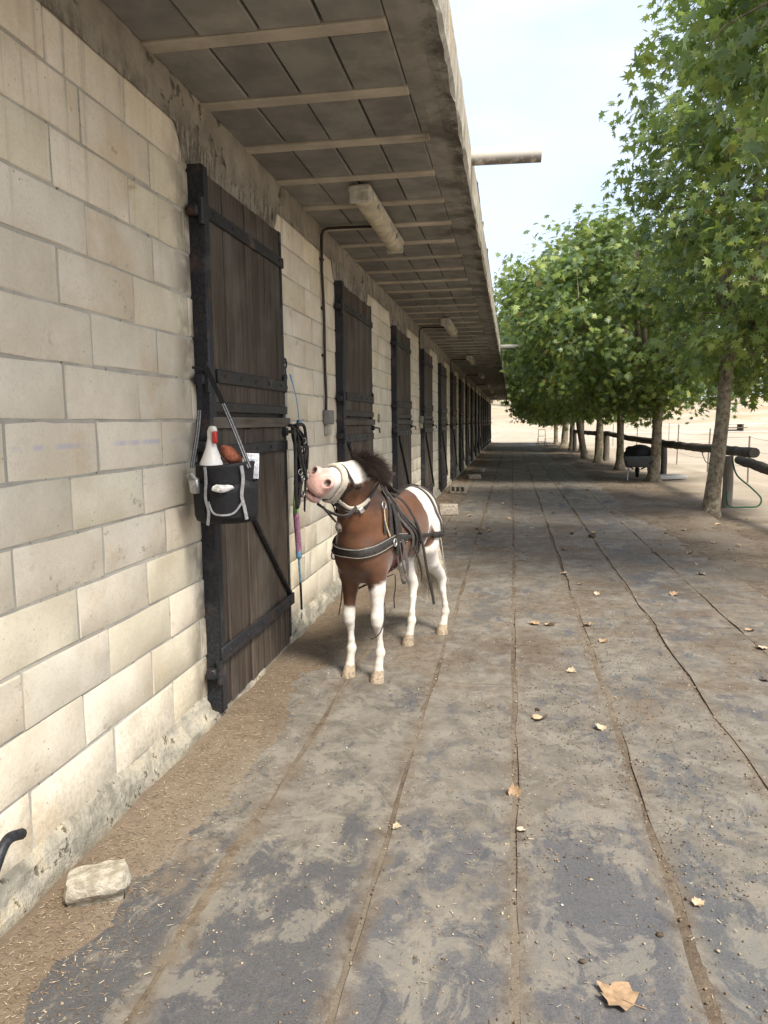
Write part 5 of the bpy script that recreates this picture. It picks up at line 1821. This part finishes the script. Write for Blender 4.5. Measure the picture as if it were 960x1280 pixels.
def headring(a, offs, du=.0, n=24, tilt=0.0):
    pts = []
    for q in range(n):
        t = 2 * math.pi * q / n
        pts.append(hd(a + tilt * -math.sin(t), .12 * math.cos(t), -.03 + .14 * math.sin(t)))
    return pts


strap('noseband', headring(.270, 0, tilt=-.015), .040, 'fleece', hal, .006, .014, closed=True)
strap('nose_strap', headring(.238, 0, tilt=-.015), .014, 'strap', hal, .007, .006, closed=True)
for s in (1, -1):
    strap('cheek_piece', [hd(.245, s * .055, -.075), hd(.16, s * .085, -.095), hd(.09, s * .09, -.085), hd(.04, s * .09, -.04)], .022, 'fleece', hal, .006, .006)
    strap('cheek_strap', [hd(.25, s * .05, -.090), hd(.16, s * .075, -.115), hd(.08, s * .08, -.11)], .015, 'strap', hal, .010, .005)
    strap('head_strap', [hd(.05, s * .09, -.04), hd(-.01, s * .09, .02), hd(-.03, s * .06, .07), hd(-.03, 0, .09)], .018, 'strap', hal, .006)
    p_, n_ = on(hd(.245, s * .055, -.08), .016); ring('halter_ring', p_, n_, .018, .004, 'galv', hal)
strap('throat_latch', [hd(.04, .09, -.06), hd(.06, .07, -.14), hd(.07, 0, -.17), hd(.06, -.07, -.14), hd(.04, -.09, -.06)], .016, 'strap', hal, .007)
strap('chin_strap', [hd(.25, .05, -.085), hd(.27, .0, -.125), hd(.25, -.05, -.085)], .016, 'strap', hal, .008)
bc = POLL + AX * .13 + LT * .035 + DR * -.10 + Vector((.04, -.05, -.105))

bc = on(hd(.055, -.02, -.20))[0] + Vector((.075, .062, -.075))
mb = MB(); mb.lathe(bc, [(.003, .036), (.012, .034), (.024, .026), (.031, .010), (.032, -.004), (.027, -.020), (.018, -.028), (.004, -.031)], 14); bell = mb.build('ball', M['leather_grey'], hal, True)
mb = MB(); mb.lathe(bc + Vector((.012, .006, -.012)), [(.004, -.022), (.006, .022)], 8, (.8, .3, .0)); mb.build('slot', M['strap'], bell)
strap('jaw_strap', [hd(.06, .02, -.175), hd(.11, -.01, -.17), hd(.18, -.03, -.15), hd(.26, -.045, -.125)], .02, 'strap', hal, .012)
mb = MB(); mb.tube([bc + Vector((0, 0, .032)), on(hd(.06, 0, -.17), .008)[0]], .005, 6); mb.build('ball_thong', M['strap'], hal)
ring_c = on(hd(.26, -.045, -.125), .016)[0]; ring('lead_ring', ring_c, (0, 1, 0), .016, .004, 'galv', hal)
p_, n_ = on(hd(.075, .09, -.10), .014); mb = MB(); mb.box(p_, (.03, .03, .010), Vector((0, 0, 1)).rotation_difference(n_).to_matrix(), .003); mb.build('buckle', M['galv'], hal)

# straps below the jaw that run from the chin to the throat
def atY(px, py, Y):
    c = R3 @ Vector(((px - 480) / FPX, -(py - 640) / FPX, -1)); return PMI @ (EYE + c * (Y / c.y))
CHIN_W = PM @ atY(398, 630, 4.02)
strap('jaw_rein', [atY(397, 629, 4.02), atY(407, 636, 4.03), atY(420, 643, 4.06), atY(434, 645, 4.10), atY(445, 634, 4.16)], .020, 'strap', hal, 0, .008, stick=False)
strap('jaw_rein', [atY(403, 633, 4.00), atY(412, 643, 4.03), atY(420, 652, 4.08)], .014, 'strap', hal, 0, .006, stick=False)

# ============================================================ SMALL THINGS
def ray(px, py):
    c = Vector(((px - 480) / FPX, -(py - 640) / FPX, -1))
    return R3 @ c


def gnd(px, py, z=.004):
    d = ray(px, py); return EYE + d * ((z - EYE.z) / d.z)


def onx(px, py, X):
    d = ray(px, py); return EYE + d * (X / d.x)


# ---- grooming bag hanging on the first door
bc0 = onx(283, 612, -1.300)
t = empty('grooming_bag', (bc0.x, bc0.y, 1.06), 'black round grooming bag with grey trim hanging on the first door', 'bag', rz=-.55)
n = 28; vs, fs = [], []
prof = [(.02, .0), (.115, .0), (.137, .012), (.143, .04), (.140, .12), (.138, .20), (.141, .255), (.143, .268), (.136, .272), (.131, .262), (.128, .10), (.02, .03)]
for (r, z) in prof:
    for k in range(n):
        a = 2 * math.pi * k / n
        w_ = 1 + .03 * math.sin(a * 3 + z * 20) + .02 * math.sin(a * 5 + z * 9)
        vs.append((r * w_ * math.cos(a), r * w_ * math.sin(a), z + .008 * math.sin(a * 2 + 1) * (z > .2)))
for i in range(len(prof) - 1):
    for k in range(n):
        a, b = i * n + k, i * n + (k + 1) % n
        fs.append((a, b, b + n, a + n))
fs += [tuple(range(n - 1, -1, -1)), tuple((len(prof) - 1) * n + k for k in range(n))]
M['cloth'] = simple('black_nylon_cloth', (.008, .008, .0095), .65, 0, .3, 60, .5, .004, .35)
M['webbing'] = simple('grey_reflective_webbing', (.26, .26, .265), .6, 0, .25, 80, .3, .002, .4)
mb = MB(); mb.add(vs, fs); mb.build('bag_body', M['cloth'], t, True)


def arc_panel(r, a0, a1, z0, z1, bulge, name, mat, parent, n=10, sag=0.0):
    mb = MB(); vs, fs = [], []
    for j in range(5):
        v = j / 4
        for i in range(n + 1):
            u = i / n; a = a0 + (a1 - a0) * u
            rr = r + bulge * math.sin(u * math.pi) ** .6 * (.35 + .65 * v)
            vs.append((rr * math.cos(a), rr * math.sin(a), z0 + (z1 - z0) * v - sag * math.sin(u * math.pi) * v))
    for j in range(4):
        for i in range(n):
            a = j * (n + 1) + i; fs.append((a, a + 1, a + n + 2, a + n + 1))
    b = len(vs)
    vs2 = [(x * .97, y * .97, z) for x, y, z in vs]
    vs += vs2
    fs += [tuple(q + b for q in f[::-1]) for f in fs]
    for i in range(n): fs.append((4 * (n + 1) + i, 4 * (n + 1) + i + 1, b + 4 * (n + 1) + i + 1, b + 4 * (n + 1) + i))
    mb.add(vs, fs); return mb.build(name, M[mat], parent, True)


# the bag faces the camera: camera direction in bag space is about -90 deg + rz
FA = math.atan2(-bc0.y, -bc0.x + 0) + .55      # local angle that faces the camera
for (a0, a1, z0, z1) in ((-.62, .42, .03, .185), (.55, 1.35, .04, .20), (-1.5, -.75, .03, .19)):
    arc_panel(.143, FA + a0, FA + a1, z0, z1, .018, 'pocket', 'cloth', t, sag=.014)


def webb(ang, zz, wd, name='trim'):
    mb = MB(); pts = [(.152 * math.cos(FA + a), .152 * math.sin(FA + a), z) for a, z in zip(ang, zz)]
    P = smooth_pts(pts, 5); vs, fs = [], []
    for i, p in enumerate(P):
        tt = (P[min(i + 1, len(P) - 1)] - P[max(i - 1, 0)]).normalized(); nn = Vector((p.x, p.y, 0)).normalized(); b = tt.cross(nn).normalized()
        for u, h in ((-1, 0), (-1, 1), (1, 1), (1, 0)): vs.append(p + b * (u * wd / 2) + nn * (h * .005))
    for i in range(len(P) - 1):
        for q in range(4):
            a, c = i * 4 + q, i * 4 + (q + 1) % 4; fs.append((a, c, c + 4, a + 4))
    mb.add(vs, fs); mb.build(name, M['webbing'], t)


webb([-.62, -.60, -.64, -.55, -.60], [.26, .20, .12, .06, .0], .012)
webb([.46, .50, .44, .52, .58], [.262, .20, .13, .07, .02], .016)
webb([-.55, -.40, -.1, .2, .45], [.105, .055, .045, .055, .10], .008)
# contents (separate things resting in the bag)
bw = lambda x, y, z: Vector(t.matrix_world @ Vector((x, y, z))) if False else (Matrix.Translation((bc0.x, bc0.y, 1.06)) @ Matrix.Rotation(-.55, 4, 'Z') @ Vector((x, y, z)))
fv = Vector((math.cos(FA), math.sin(FA), 0)); rv = Vector((-math.sin(FA), math.cos(FA), 0))     # towards camera / towards picture right
def inbag(f, r, z): return bw(*(fv * f + rv * r + Vector((0, 0, z))))
b0 = inbag(.035, -.060, .245)
s = empty('spray_bottle', b0, 'white bell shaped spray bottle with a red trigger standing in the grooming bag', 'bottle')
mb = MB(); mb.lathe((0, 0, 0), [(.040, -.10), (.054, .0), (.058, .014), (.055, .026), (.040, .060), (.026, .095), (.019, .125), (.018, .135)], 20); mb.build('bottle_body', simple('white_plastic', (.72, .70, .66), .35, 0, .05, 20, 0), s, True)
mb = MB(); mb.tube([(0, 0, .125), (0, .0, .150), (.002, -.002, .168), (.010, -.009, .180), (.022, -.018, .180), (.030, -.024, .170)], [.017, .017, .0175, .017, .015, .012], 10); mb.build('spray_head', bpy.data.materials['white_plastic'], s, True)
mb = MB(); mb.box((.027, -.022, .143), (.020, .022, .055), bev=.005); mb.build('trigger', simple('red_plastic', (.45, .03, .025), .4, 0, .1, 20, 0), s, 'auto')
b0 = inbag(.03, .025, .26)
s = empty('grooming_brush', b0, 'reddish brown grooming brush sticking out of the bag beside the white bottle', 'brush')
q = Matrix.Rotation(.7, 3, 'Y') @ Matrix.Rotation(.4, 3, 'X')
mb = MB(); mb.rock((0, 0, .045), (.062, .040, .034), 4, 3, .1, q, (.26, .085, .045)); mb.build('brush_back', M['tint'], s, True, True)
mb = MB(); mb.box((-.022, -.012, .012), (.075, .06, .040), q, .012, .004, col=(.045, .03, .022)); mb.build('bristles', M['tint'], s, False, True)
b0 = inbag(.045, .112, .225)
s = MB(); s.box((0, 0, .03), (.075, .012, .115), Matrix.Rotation(FA - .55 + math.pi / 2, 3, 'Z') @ Matrix.Rotation(.06, 3, 'Y'), .002, .001, col=(.74, .75, .78)); pk = top_mesh(s, 'paper_packet', M['tint'], 'white paper packet tucked in the right pocket of the bag', 'packet', colattr=True); pk.location = b0
for (dz, wd, c) in ((.045, .03, (.35, .62, .60)), (.028, .045, (.55, .58, .66)), (.062, .05, (.60, .62, .70))):
    m2 = MB(); qq = Matrix.Rotation(FA - .55 + math.pi / 2, 3, 'Z'); m2.box(qq @ Vector((0, -.0075, dz)), (wd, .001, .006), qq, col=c); m2.build('printed_line', M['tint'], pk, False, True)
b0 = inbag(.155, -.02, .165)
s = MB(); s.rock((0, 0, 0), (.050, .022, .020), 8, 2, .5, Matrix.Rotation(.4, 3, 'Z'), col=(.66, .65, .63)); o = top_mesh(s, 'white_cloth', M['tint'], 'crumpled white cloth peeping from the front pocket of the bag', 'cloth', colattr=True); o.location = b0
b0 = inbag(.09, -.138, .175)
s = MB(); s.box((0, 0, 0), (.045, .03, .07), Matrix.Rotation(.3, 3, 'X'), .006); s.tube([(-.015, 0, .02), (-.02, -.02, .05), (.0, -.03, .055), (.015, -.02, .03)], .007, 8); s.tube([(.01, -.02, -.03), (.012, -.03, .0)], .01, 8)
o = top_mesh(s, 'metal_clip', M['galv'], 'shiny metal clip at the left side pocket of the bag', 'clip'); o.location = b0
# straps up to a hook on the hinge post
hook = onx(256, 456, -1.385)
hs = [(inbag(.10, .105, .25), .022), (inbag(.0, -.150, .25), .020)]
for i, (p, wd) in enumerate(hs):
    up = hook + Vector((0, .0, -.01 * i)) if i == 0 else onx(250, 468, -1.40)
    P = smooth_pts([p, p.lerp(up, .5) + Vector((.012, 0, -.01)), up], 8); vs, fs = [], []
    cv = (EYE - p).normalized()
    for k, q in enumerate(P):
        tt = (P[min(k + 1, len(P) - 1)] - P[max(k - 1, 0)]).normalized(); b = tt.cross(cv).normalized()
        for u, h in ((-1, 0), (-1, 1), (1, 1), (1, 0)): vs.append(q + b * (u * wd / 2) + cv * (h * .004))
    for k in range(len(P) - 1):
        for q in range(4):
            a, c = k * 4 + q, k * 4 + (q + 1) % 4; fs.append((a, c, c + 4, a + 4))
    inv = (Matrix.Translation((bc0.x, bc0.y, 1.06)) @ Matrix.Rotation(-.55, 4, 'Z')).inverted()
    mb = MB(); mb.add([inv @ v for v in vs], fs); so = mb.build('carry_strap', M['cloth'], t)
    mb = MB(); m0 = int(len(P) * .65)
    for sg in (-1, 1):
        pp = []
        for k, q in enumerate(P[:m0]):
            tt = (P[min(k + 1, len(P) - 1)] - P[max(k - 1, 0)]).normalized(); b = tt.cross(cv).normalized(); pp.append(inv @ (q + b * (sg * wd * .22) + cv * .005))
        mb.tube(pp, .0032, 5)
    mb.build('reflective_stripe', M['webbing'], so)
mb = MB(); mb.tube([hook + Vector((-.06, 0, -.01)), hook + Vector((-.01, 0, -.02)), hook + Vector((.01, 0, -.005)), hook + Vector((.012, 0, .02))], .007, 7)
top_mesh(mb, 'door_hook', M['iron'], 'iron hook on the hinge post of the first door carrying the bag', 'hook', smooth=True)

# ---- halters, lead rope and tether at the edge of the first door
hk = onx(366, 532, -1.40)
mb = MB(); mb.tube([hk + Vector((-.06, 0, .0)), hk + Vector((.0, 0, .0)), hk + Vector((.03, 0, .01)), hk + Vector((.035, 0, .035))], .008, 7)
top_mesh(mb, 'halter_hook', M['iron'], 'iron hook at the closing edge of the first door carrying black halters', 'hook', smooth=True)
t = empty('hanging_halters', hk, 'tangle of black halters and straps hanging at the edge of the first door', 'halter')
def wander(pts, jit=.0):
    return smooth_pts([Vector(p) + Vector((rnd.uniform(-jit, jit), rnd.uniform(-jit, jit), rnd.uniform(-jit, jit))) for p in pts], 7)
for q in range(9):
    y0 = -.045 + .02 * q; L = rnd.uniform(.22, .62); dx = rnd.uniform(.0, .05)
    P = wander([(.0, 0, 0), (dx, y0 * .6, -.08), (dx + .01, y0, -L * .5), (dx, y0 + .02, -L), (dx + .015, y0 + .05, -L * .6), (dx + .01, y0 + .04, -.12), (.01, .01, 0)], .012)
    mb = MB(); mb.tube(P, rnd.uniform(.008, .013), 6, flat=.45); mb.build('halter_strap', M['strap'], t, True)
mb = MB(); mb.tube(wander([(.02, .0, .0), (.05, .08, .0), (.05, .13, -.1), (.05, .12, -.2), (.04, .06, -.24)]), .011, 7); mb.build('halter_loop', M['strap'], t, True)
for q in range(7):
    mb = MB(); c = Vector((.045 + rnd.uniform(0, .02), rnd.uniform(-.02, .08), rnd.uniform(-.5, -.08)))
    r_ = rnd.uniform(.014, .02); a_ = rnd.uniform(0, 3)
    mb.tube([c + Vector((r_ * .4 * math.sin(a_) * math.cos(b), r_ * math.cos(b), r_ * math.sin(b))) for b in np.linspace(0, 6.283, 13)], .0035, 5); mb.build('metal_ring', M['galv'], t, True)
for q in range(5):
    mb = MB(); c = Vector((.03 + rnd.uniform(0, .02), rnd.uniform(-.02, .06), rnd.uniform(-.5, -.12)))
    mb.box(c, (.022, .05, .035), Matrix.Rotation(rnd.uniform(-.6, .6), 3, 'X'), .006, .003); mb.build('buckle_tab', M['strap'], t)
# colourful lead rope
P = [onx(x, y, -1.40) for x, y in ((366, 538), (369, 555), (371, 585), (371, 612), (370, 640), (373, 680), (374, 704), (376, 735), (377, 762))]
SP = smooth_pts(P, 10)
colr = [(.40, .42, .10), (.33, .40, .12), (.32, .09, .17), (.32, .11, .18), (.27, .42, .16), (.28, .43, .18), (.36, .17, .27), (.35, .18, .28), (.14, .29, .43), (.15, .30, .43), (.015, .015, .017), (.015, .015, .017)]
mb = MB(); mb.tube(SP, [.011 + .010 * min(1, i / 25) if i < 58 else .008 for i in range(len(SP))], 9, flat=.7)
for i in range(len(mb.v)): mb.c[i] = colr[min(int((i // 9) / len(SP) * 12), 11)]
lr = top_mesh(mb, 'lead_rope', M['tint'], 'striped lead rope in yellow, pink, green and blue hanging down the door edge', 'rope', smooth=True, colattr=True)
mb = MB(); c = onx(377, 766, -1.40); mb.tube([c + Vector((0, .012 * math.cos(b), -.02 + .022 * math.sin(b))) for b in np.linspace(0, 6.283, 13)], .004, 6); mb.build('snap_hook', M['galv'], lr)
# tether from the hook to the chin of the pony
endp = CHIN_W
a = onx(373, 548, -1.36)
P = smooth_pts([hk + Vector((.03, .02, 0)), a, a.lerp(endp, .5) + Vector((-.012, .0, -.035)), endp], 8)
mb = MB(); mb.tube(P, .014, 8, flat=.5); top_mesh(mb, 'tether_strap', M['strap'], 'black strap stretched from the door edge to the chin of the pony', 'strap', smooth=True)
# blue twine
a, b = onx(362, 468, -1.45), onx(374, 528, -1.44)
mb = MB()
for q in range(3):
    mb.tube(smooth_pts([a + Vector((0, .012 * q, 0)), a.lerp(b, .5) + Vector((.01, rnd.uniform(-.02, .02), 0)), b], 6), .0028, 5, col=(.12, .30, .52))
for q in range(6):
    mb.tube([b, b + Vector((rnd.uniform(0, .02), rnd.uniform(-.07, .08), rnd.uniform(-.05, .02)))], .0025, 4, col=(.14, .32, .52))
mb.rock(b, (.014, .02, .018), 3, 1, .2, col=(.12, .30, .5)); mb.tube([b, b + Vector((0, -.02, -.09)), hk + Vector((.01, .02, .0))], .003, 4, col=(.10, .22, .36))
top_mesh(mb, 'baling_twine', M['tint'], 'light blue baling twine knotted below the wall ring by the first door', 'twine', colattr=True)

# ---- loose stone and door stops
M['stone'] = NT('loose_limestone'); q_ = M['stone']; p_ = q_.objpos()
f_ = q_.noise(p_, 24, 6, .65); g_ = q_.noise(p_, 90, 4)
M['stone'] = q_.fin(q_.mix(q_.ramp(f_, .35, .65), (.25, .22, .165), (.44, .40, .325)), .92, q_.bump(q_.math('ADD', f_, q_.math('MULTIPLY', g_, .4)), .8, .012), spec=.15)
sp = gnd(119, 1124, .02)
bm = bmesh.new(); bmesh.ops.create_cube(bm, size=1)
bmesh.ops.subdivide_edges(bm, edges=bm.edges[:], cuts=9, use_grid_fill=True)
for v in bm.verts:
    p = v.co.copy(); d = p.normalized() * .62
    p = p.lerp(d, .42)
    x, y, z = p.x * .185, p.y * .115, p.z * .105
    nn = (fbm(np.array([x * 30 + 4]), np.array([y * 30 + z * 25]), 4, 2)[0] - .5)
    x += nn * .014; y += nn * .012; z += (fbm(np.array([x * 22]), np.array([y * 22 + 9]), 3, 6)[0] - .5) * .022
    if y < -.035 and z < .012: y += .022 * sstep(.012, -.03, np.array(z)); z -= 0
    if x > .05 and z < 0: x -= .01
    v.co = (x, y, z)
me = bpy.data.meshes.new('loose_stone'); bm.to_mesh(me); bm.free(); me.materials.append(M['stone'])
me.polygons.foreach_set('use_smooth', [True] * len(me.polygons)); me.set_sharp_from_angle(angle=math.radians(28))
st = link('loose_stone', me, None, (sp.x, sp.y + .02, .050), (.05, -.06, .42)); props(st, 'rough pale stone lying on the ground near the wall in the foreground', 'stone')
mb = MB(); mb.box((-.088, -.012, .006), (.012, .010, .024), Matrix.Rotation(.2, 3, 'X'), col=(.02, .016, .012)); mb.build('drill_hole_shade', M['tint'], st, False, True)  # dark peg set on the solid stone, coloured as shade inside a hole
M['brick'] = simple('pale_stop_brick', (.36, .31, .25), .92, 0, .3, 30, .6, .008, .15)
for (px, py, sz, rz, lab) in ((560, 644, (.30, .26, .17), .1, 'pale door stop block nearest behind the pony against the wall'), (573, 617, (.36, .24, .20), -.1, 'largest hollow door stop block with holes, second from the pony'),
                              (592, 599, (.34, .25, .12), .3, 'pale flat brick with a reddish side on the path edge by the wall'), (598, 590, (.34, .28, .10), -.2, 'farthest small pale brick at the wall foot')):
    g = gnd(px, py)
    mb = MB(); mb.box((0, 0, sz[2] / 2), sz, bev=.015, jit=.006)
    o = mb.build('stop_block', M['brick'], None, 'auto', loc=(g.x, g.y + sz[1] / 2, .0), rot=(0, 0, rz)); props(o, lab, 'block', 'door stop blocks along the wall foot')
    if 'hollow' in lab:
        for k in (-1, 0, 1):
            m2 = MB(); m2.box((k * .10, -sz[1] / 2 - .002, .10), (.065, .012, .09), bev=.004, col=(.06, .05, .04)); m2.build('hole_shade', M['tint'], o, False, True)  # dark slabs on the solid face paint the shade inside the openings
# rake handle at the lower left edge
a, b, c = onx(24, 1043, -1.38), onx(8, 1052, -1.38), onx(-8, 1092, -1.38)
mb = MB(); mb.tube(smooth_pts([a + Vector((.0, .012, -.006)), a, b, c, c + Vector((-.02, -.10, -.20)), Vector((c.x - .02, c.y - .16, .0))], 7), .0155, 10)
top_mesh(mb, 'curved_handle', M['iron'], 'black curved metal handle entering at the lower left edge by the wall', 'handle', smooth=True)
# small notice plate beside the second door
mb = MB(); p = onx(474, 523, -1.50); mb.box((p.x, p.y, p.z), (.012, .07, .10), bev=.003, col=(.30, .27, .22)); top_mesh(mb, 'wall_plate', M['tint'], 'small grey plate on the wall right of the second door', 'plate', colattr=True)

# ---- fallen leaves
def dry_leaf(seed, curl, fold):
    r = random.Random(seed)
    V, F = leaf_proto('dry'); out = V[1:]; n = len(out)
    rings = [.18, .45, .75, 1.0]
    vs = [Vector((0, -.05, 0))]
    for k in rings:
        for i in range(n):
            x, y = out[i][0], out[i][1]; c = (0, -.05)
            kk = k if k < 1 else 1
            X, Y = c[0] + (x - c[0]) * kk, c[1] + (y - c[1]) * kk
            rr = math.hypot(X, Y + .05)
            z = curl * rr ** 2 + fold * abs(X) ** 1.2 + r.uniform(-.02, .02) * k + .05 * math.sin(i * 2.3 + seed) * k * k
            X *= 1 - .45 * max(0, curl) * rr; Y *= 1 - .25 * max(0, curl) * rr
            vs.append(Vector((X, Y, z)))
    fs = [(0, 1 + i, 1 + (i + 1) % n) for i in range(n)]
    for k in range(len(rings) - 1):
        for i in range(n):
            a, b = 1 + k * n + i, 1 + k * n + (i + 1) % n
            fs.append((a, a + n, b + n, b))
    mz = min(v.z for v in vs)
    mb = MB(); mb.add([v - Vector((0, 0, mz)) for v in vs], fs, (1, 1, 1))
    mb.tube([(0, -.10, -mz), (.03, -.4, .03 - mz), (.08, -.62, .05 - mz)], .012, 5)
    return mb


LC = [(.44, .325, .21), (.36, .25, .15), (.48, .375, .26), (.31, .21, .125), (.43, .345, .235)]
big = [((641, 990), .075, .9, .35, (.9, 0, .4), 1, 'curled tan leaf standing on the middle seam of the mats'), ((652, 1037), .045, .3, .2, (.1, .1, 2.2), 2, 'small folded leaf on the middle seam just below the curled leaf'),
       ((773, 1246), .115, .18, .15, (.05, .05, 1.0), 3, 'large flat tan leaf lying at the bottom of the view'), ((750, 910), .07, .5, .3, (.1, .2, .3), 4, 'lobed brown leaf right of the middle seam, halfway to the pony'),
       ((872, 1128), .045, .25, .2, (.1, 0, .2), 5, 'small pale leaf lying alone on the grey mat at right'), ((937, 788), .085, .3, .3, (0, .1, 2), 6, 'pale leaf at the right edge level with the hind hooves'), ((952, 810), .09, .3, .2, (0, .1, 1), 7, 'larger pale leaf cut by the right edge'), ((668, 780), .10, .35, .2, (.1, 0, 1.4), 8, 'tan leaf on the dark slate patch right of the hind hooves')]
for (px, py), s_, cu, fo, ro, sd, lab in big:
    g = gnd(px, py, .008)
    o = dry_leaf(sd, cu, fo); o.v = [tuple(Vector(v) * s_) for v in o.v]; c = LC[sd % 5]; o.c = [c] * len(o.v)
    o = o.build('fallen_leaf', M['dryleaf'], None, True, True, (g.x, g.y, max(float(dirt_h(np.array(g.x), np.array(g.y))), .003) + .002), ro); props(o, lab, 'leaf', 'fallen leaves on the path')
small = [(688, 781), (605, 659), (613, 663), (727, 729), (857, 664), (895, 681), (924, 684), (900, 660), (706, 686), (716, 837), (678, 900), (955, 850), (703, 717), (741, 667), (667, 661), (628, 630), (703, 622), (680, 610), (665, 597), (690, 640), (640, 650), (570, 662), (590, 645), (760, 640), (780, 655), (830, 665), (700, 600), (745, 742), (845, 745), (655, 700), (735, 783), (752, 803), (610, 628), (720, 596), (735, 612), (640, 600), (660, 588), (625, 612), (860, 690), (880, 720), (820, 690), (930, 655), (650, 575), (676, 582), (494, 1034)]
lm = []
for k in range(5):
    m_ = dry_leaf(20 + k, rnd.uniform(.2, .9), rnd.uniform(.1, .4)); m_.c = [LC[k]] * len(m_.v); lm.append(m_.mesh('fallen_leaf', M['dryleaf'], True, True))
for i, (px, py) in enumerate(small):
    g = gnd(px + rnd.uniform(-3, 3), py + rnd.uniform(-2, 2), .008)
    o = link('fallen_leaf', lm[i % 5], None, (g.x, g.y, max(float(dirt_h(np.array(g.x), np.array(g.y))), .003) + .004), (rnd.uniform(-.3, .3), rnd.uniform(-.3, .3), rnd.uniform(0, 6)))
    s_ = rnd.uniform(.06, .11) * (.5 if g.y < 3.6 else 1); o.scale = (s_, s_, s_)
    where = ('by the foot of the wall beyond the pony' if g.x < -.55 else 'far down the path near the tree trunks' if g.y > 19 else 'on the right part of the path before the thickest tree' if g.x > 1.1 else 'on the middle of the path in the foreground' if g.y < 6.5 else 'along the middle strips of mats behind the pony')
    props(o, 'small dry leaf lying ' + where, 'leaf', 'small dry leaves ' + where)
CL = ['dark clod on the mat above the large flat leaf at right', 'dark clod on the mat left of the lone pale leaf', 'large dark clod standing out on the far middle of the path', 'dark clod on the far path right behind the pony', 'dark clod on the far path left of the large dark clod', 'small dark clod on the far path nearest the stop blocks', 'small dark clod in front of the left front hoof', 'small clod beside the middle seam above the lobed brown leaf']
for i, (px, py, r_) in enumerate(((825, 1170, .011), (728, 1203, .010), (740, 672, .05), (600, 668, .03), (715, 668, .03), (596, 662, .025), (440, 838, .012), (672, 888, .014))):
    g = gnd(px, py)
    mb = MB(); mb.rock((0, 0, r_ * .5), (r_, r_ * .8, r_ * .6), i, 2, .5, col=(.075, .052, .034))
    o = mb.build('dirt_clod', M['tint'], None, True, True, (g.x, g.y, .003)); props(o, CL[i], 'clod', 'dirt clods on the path')
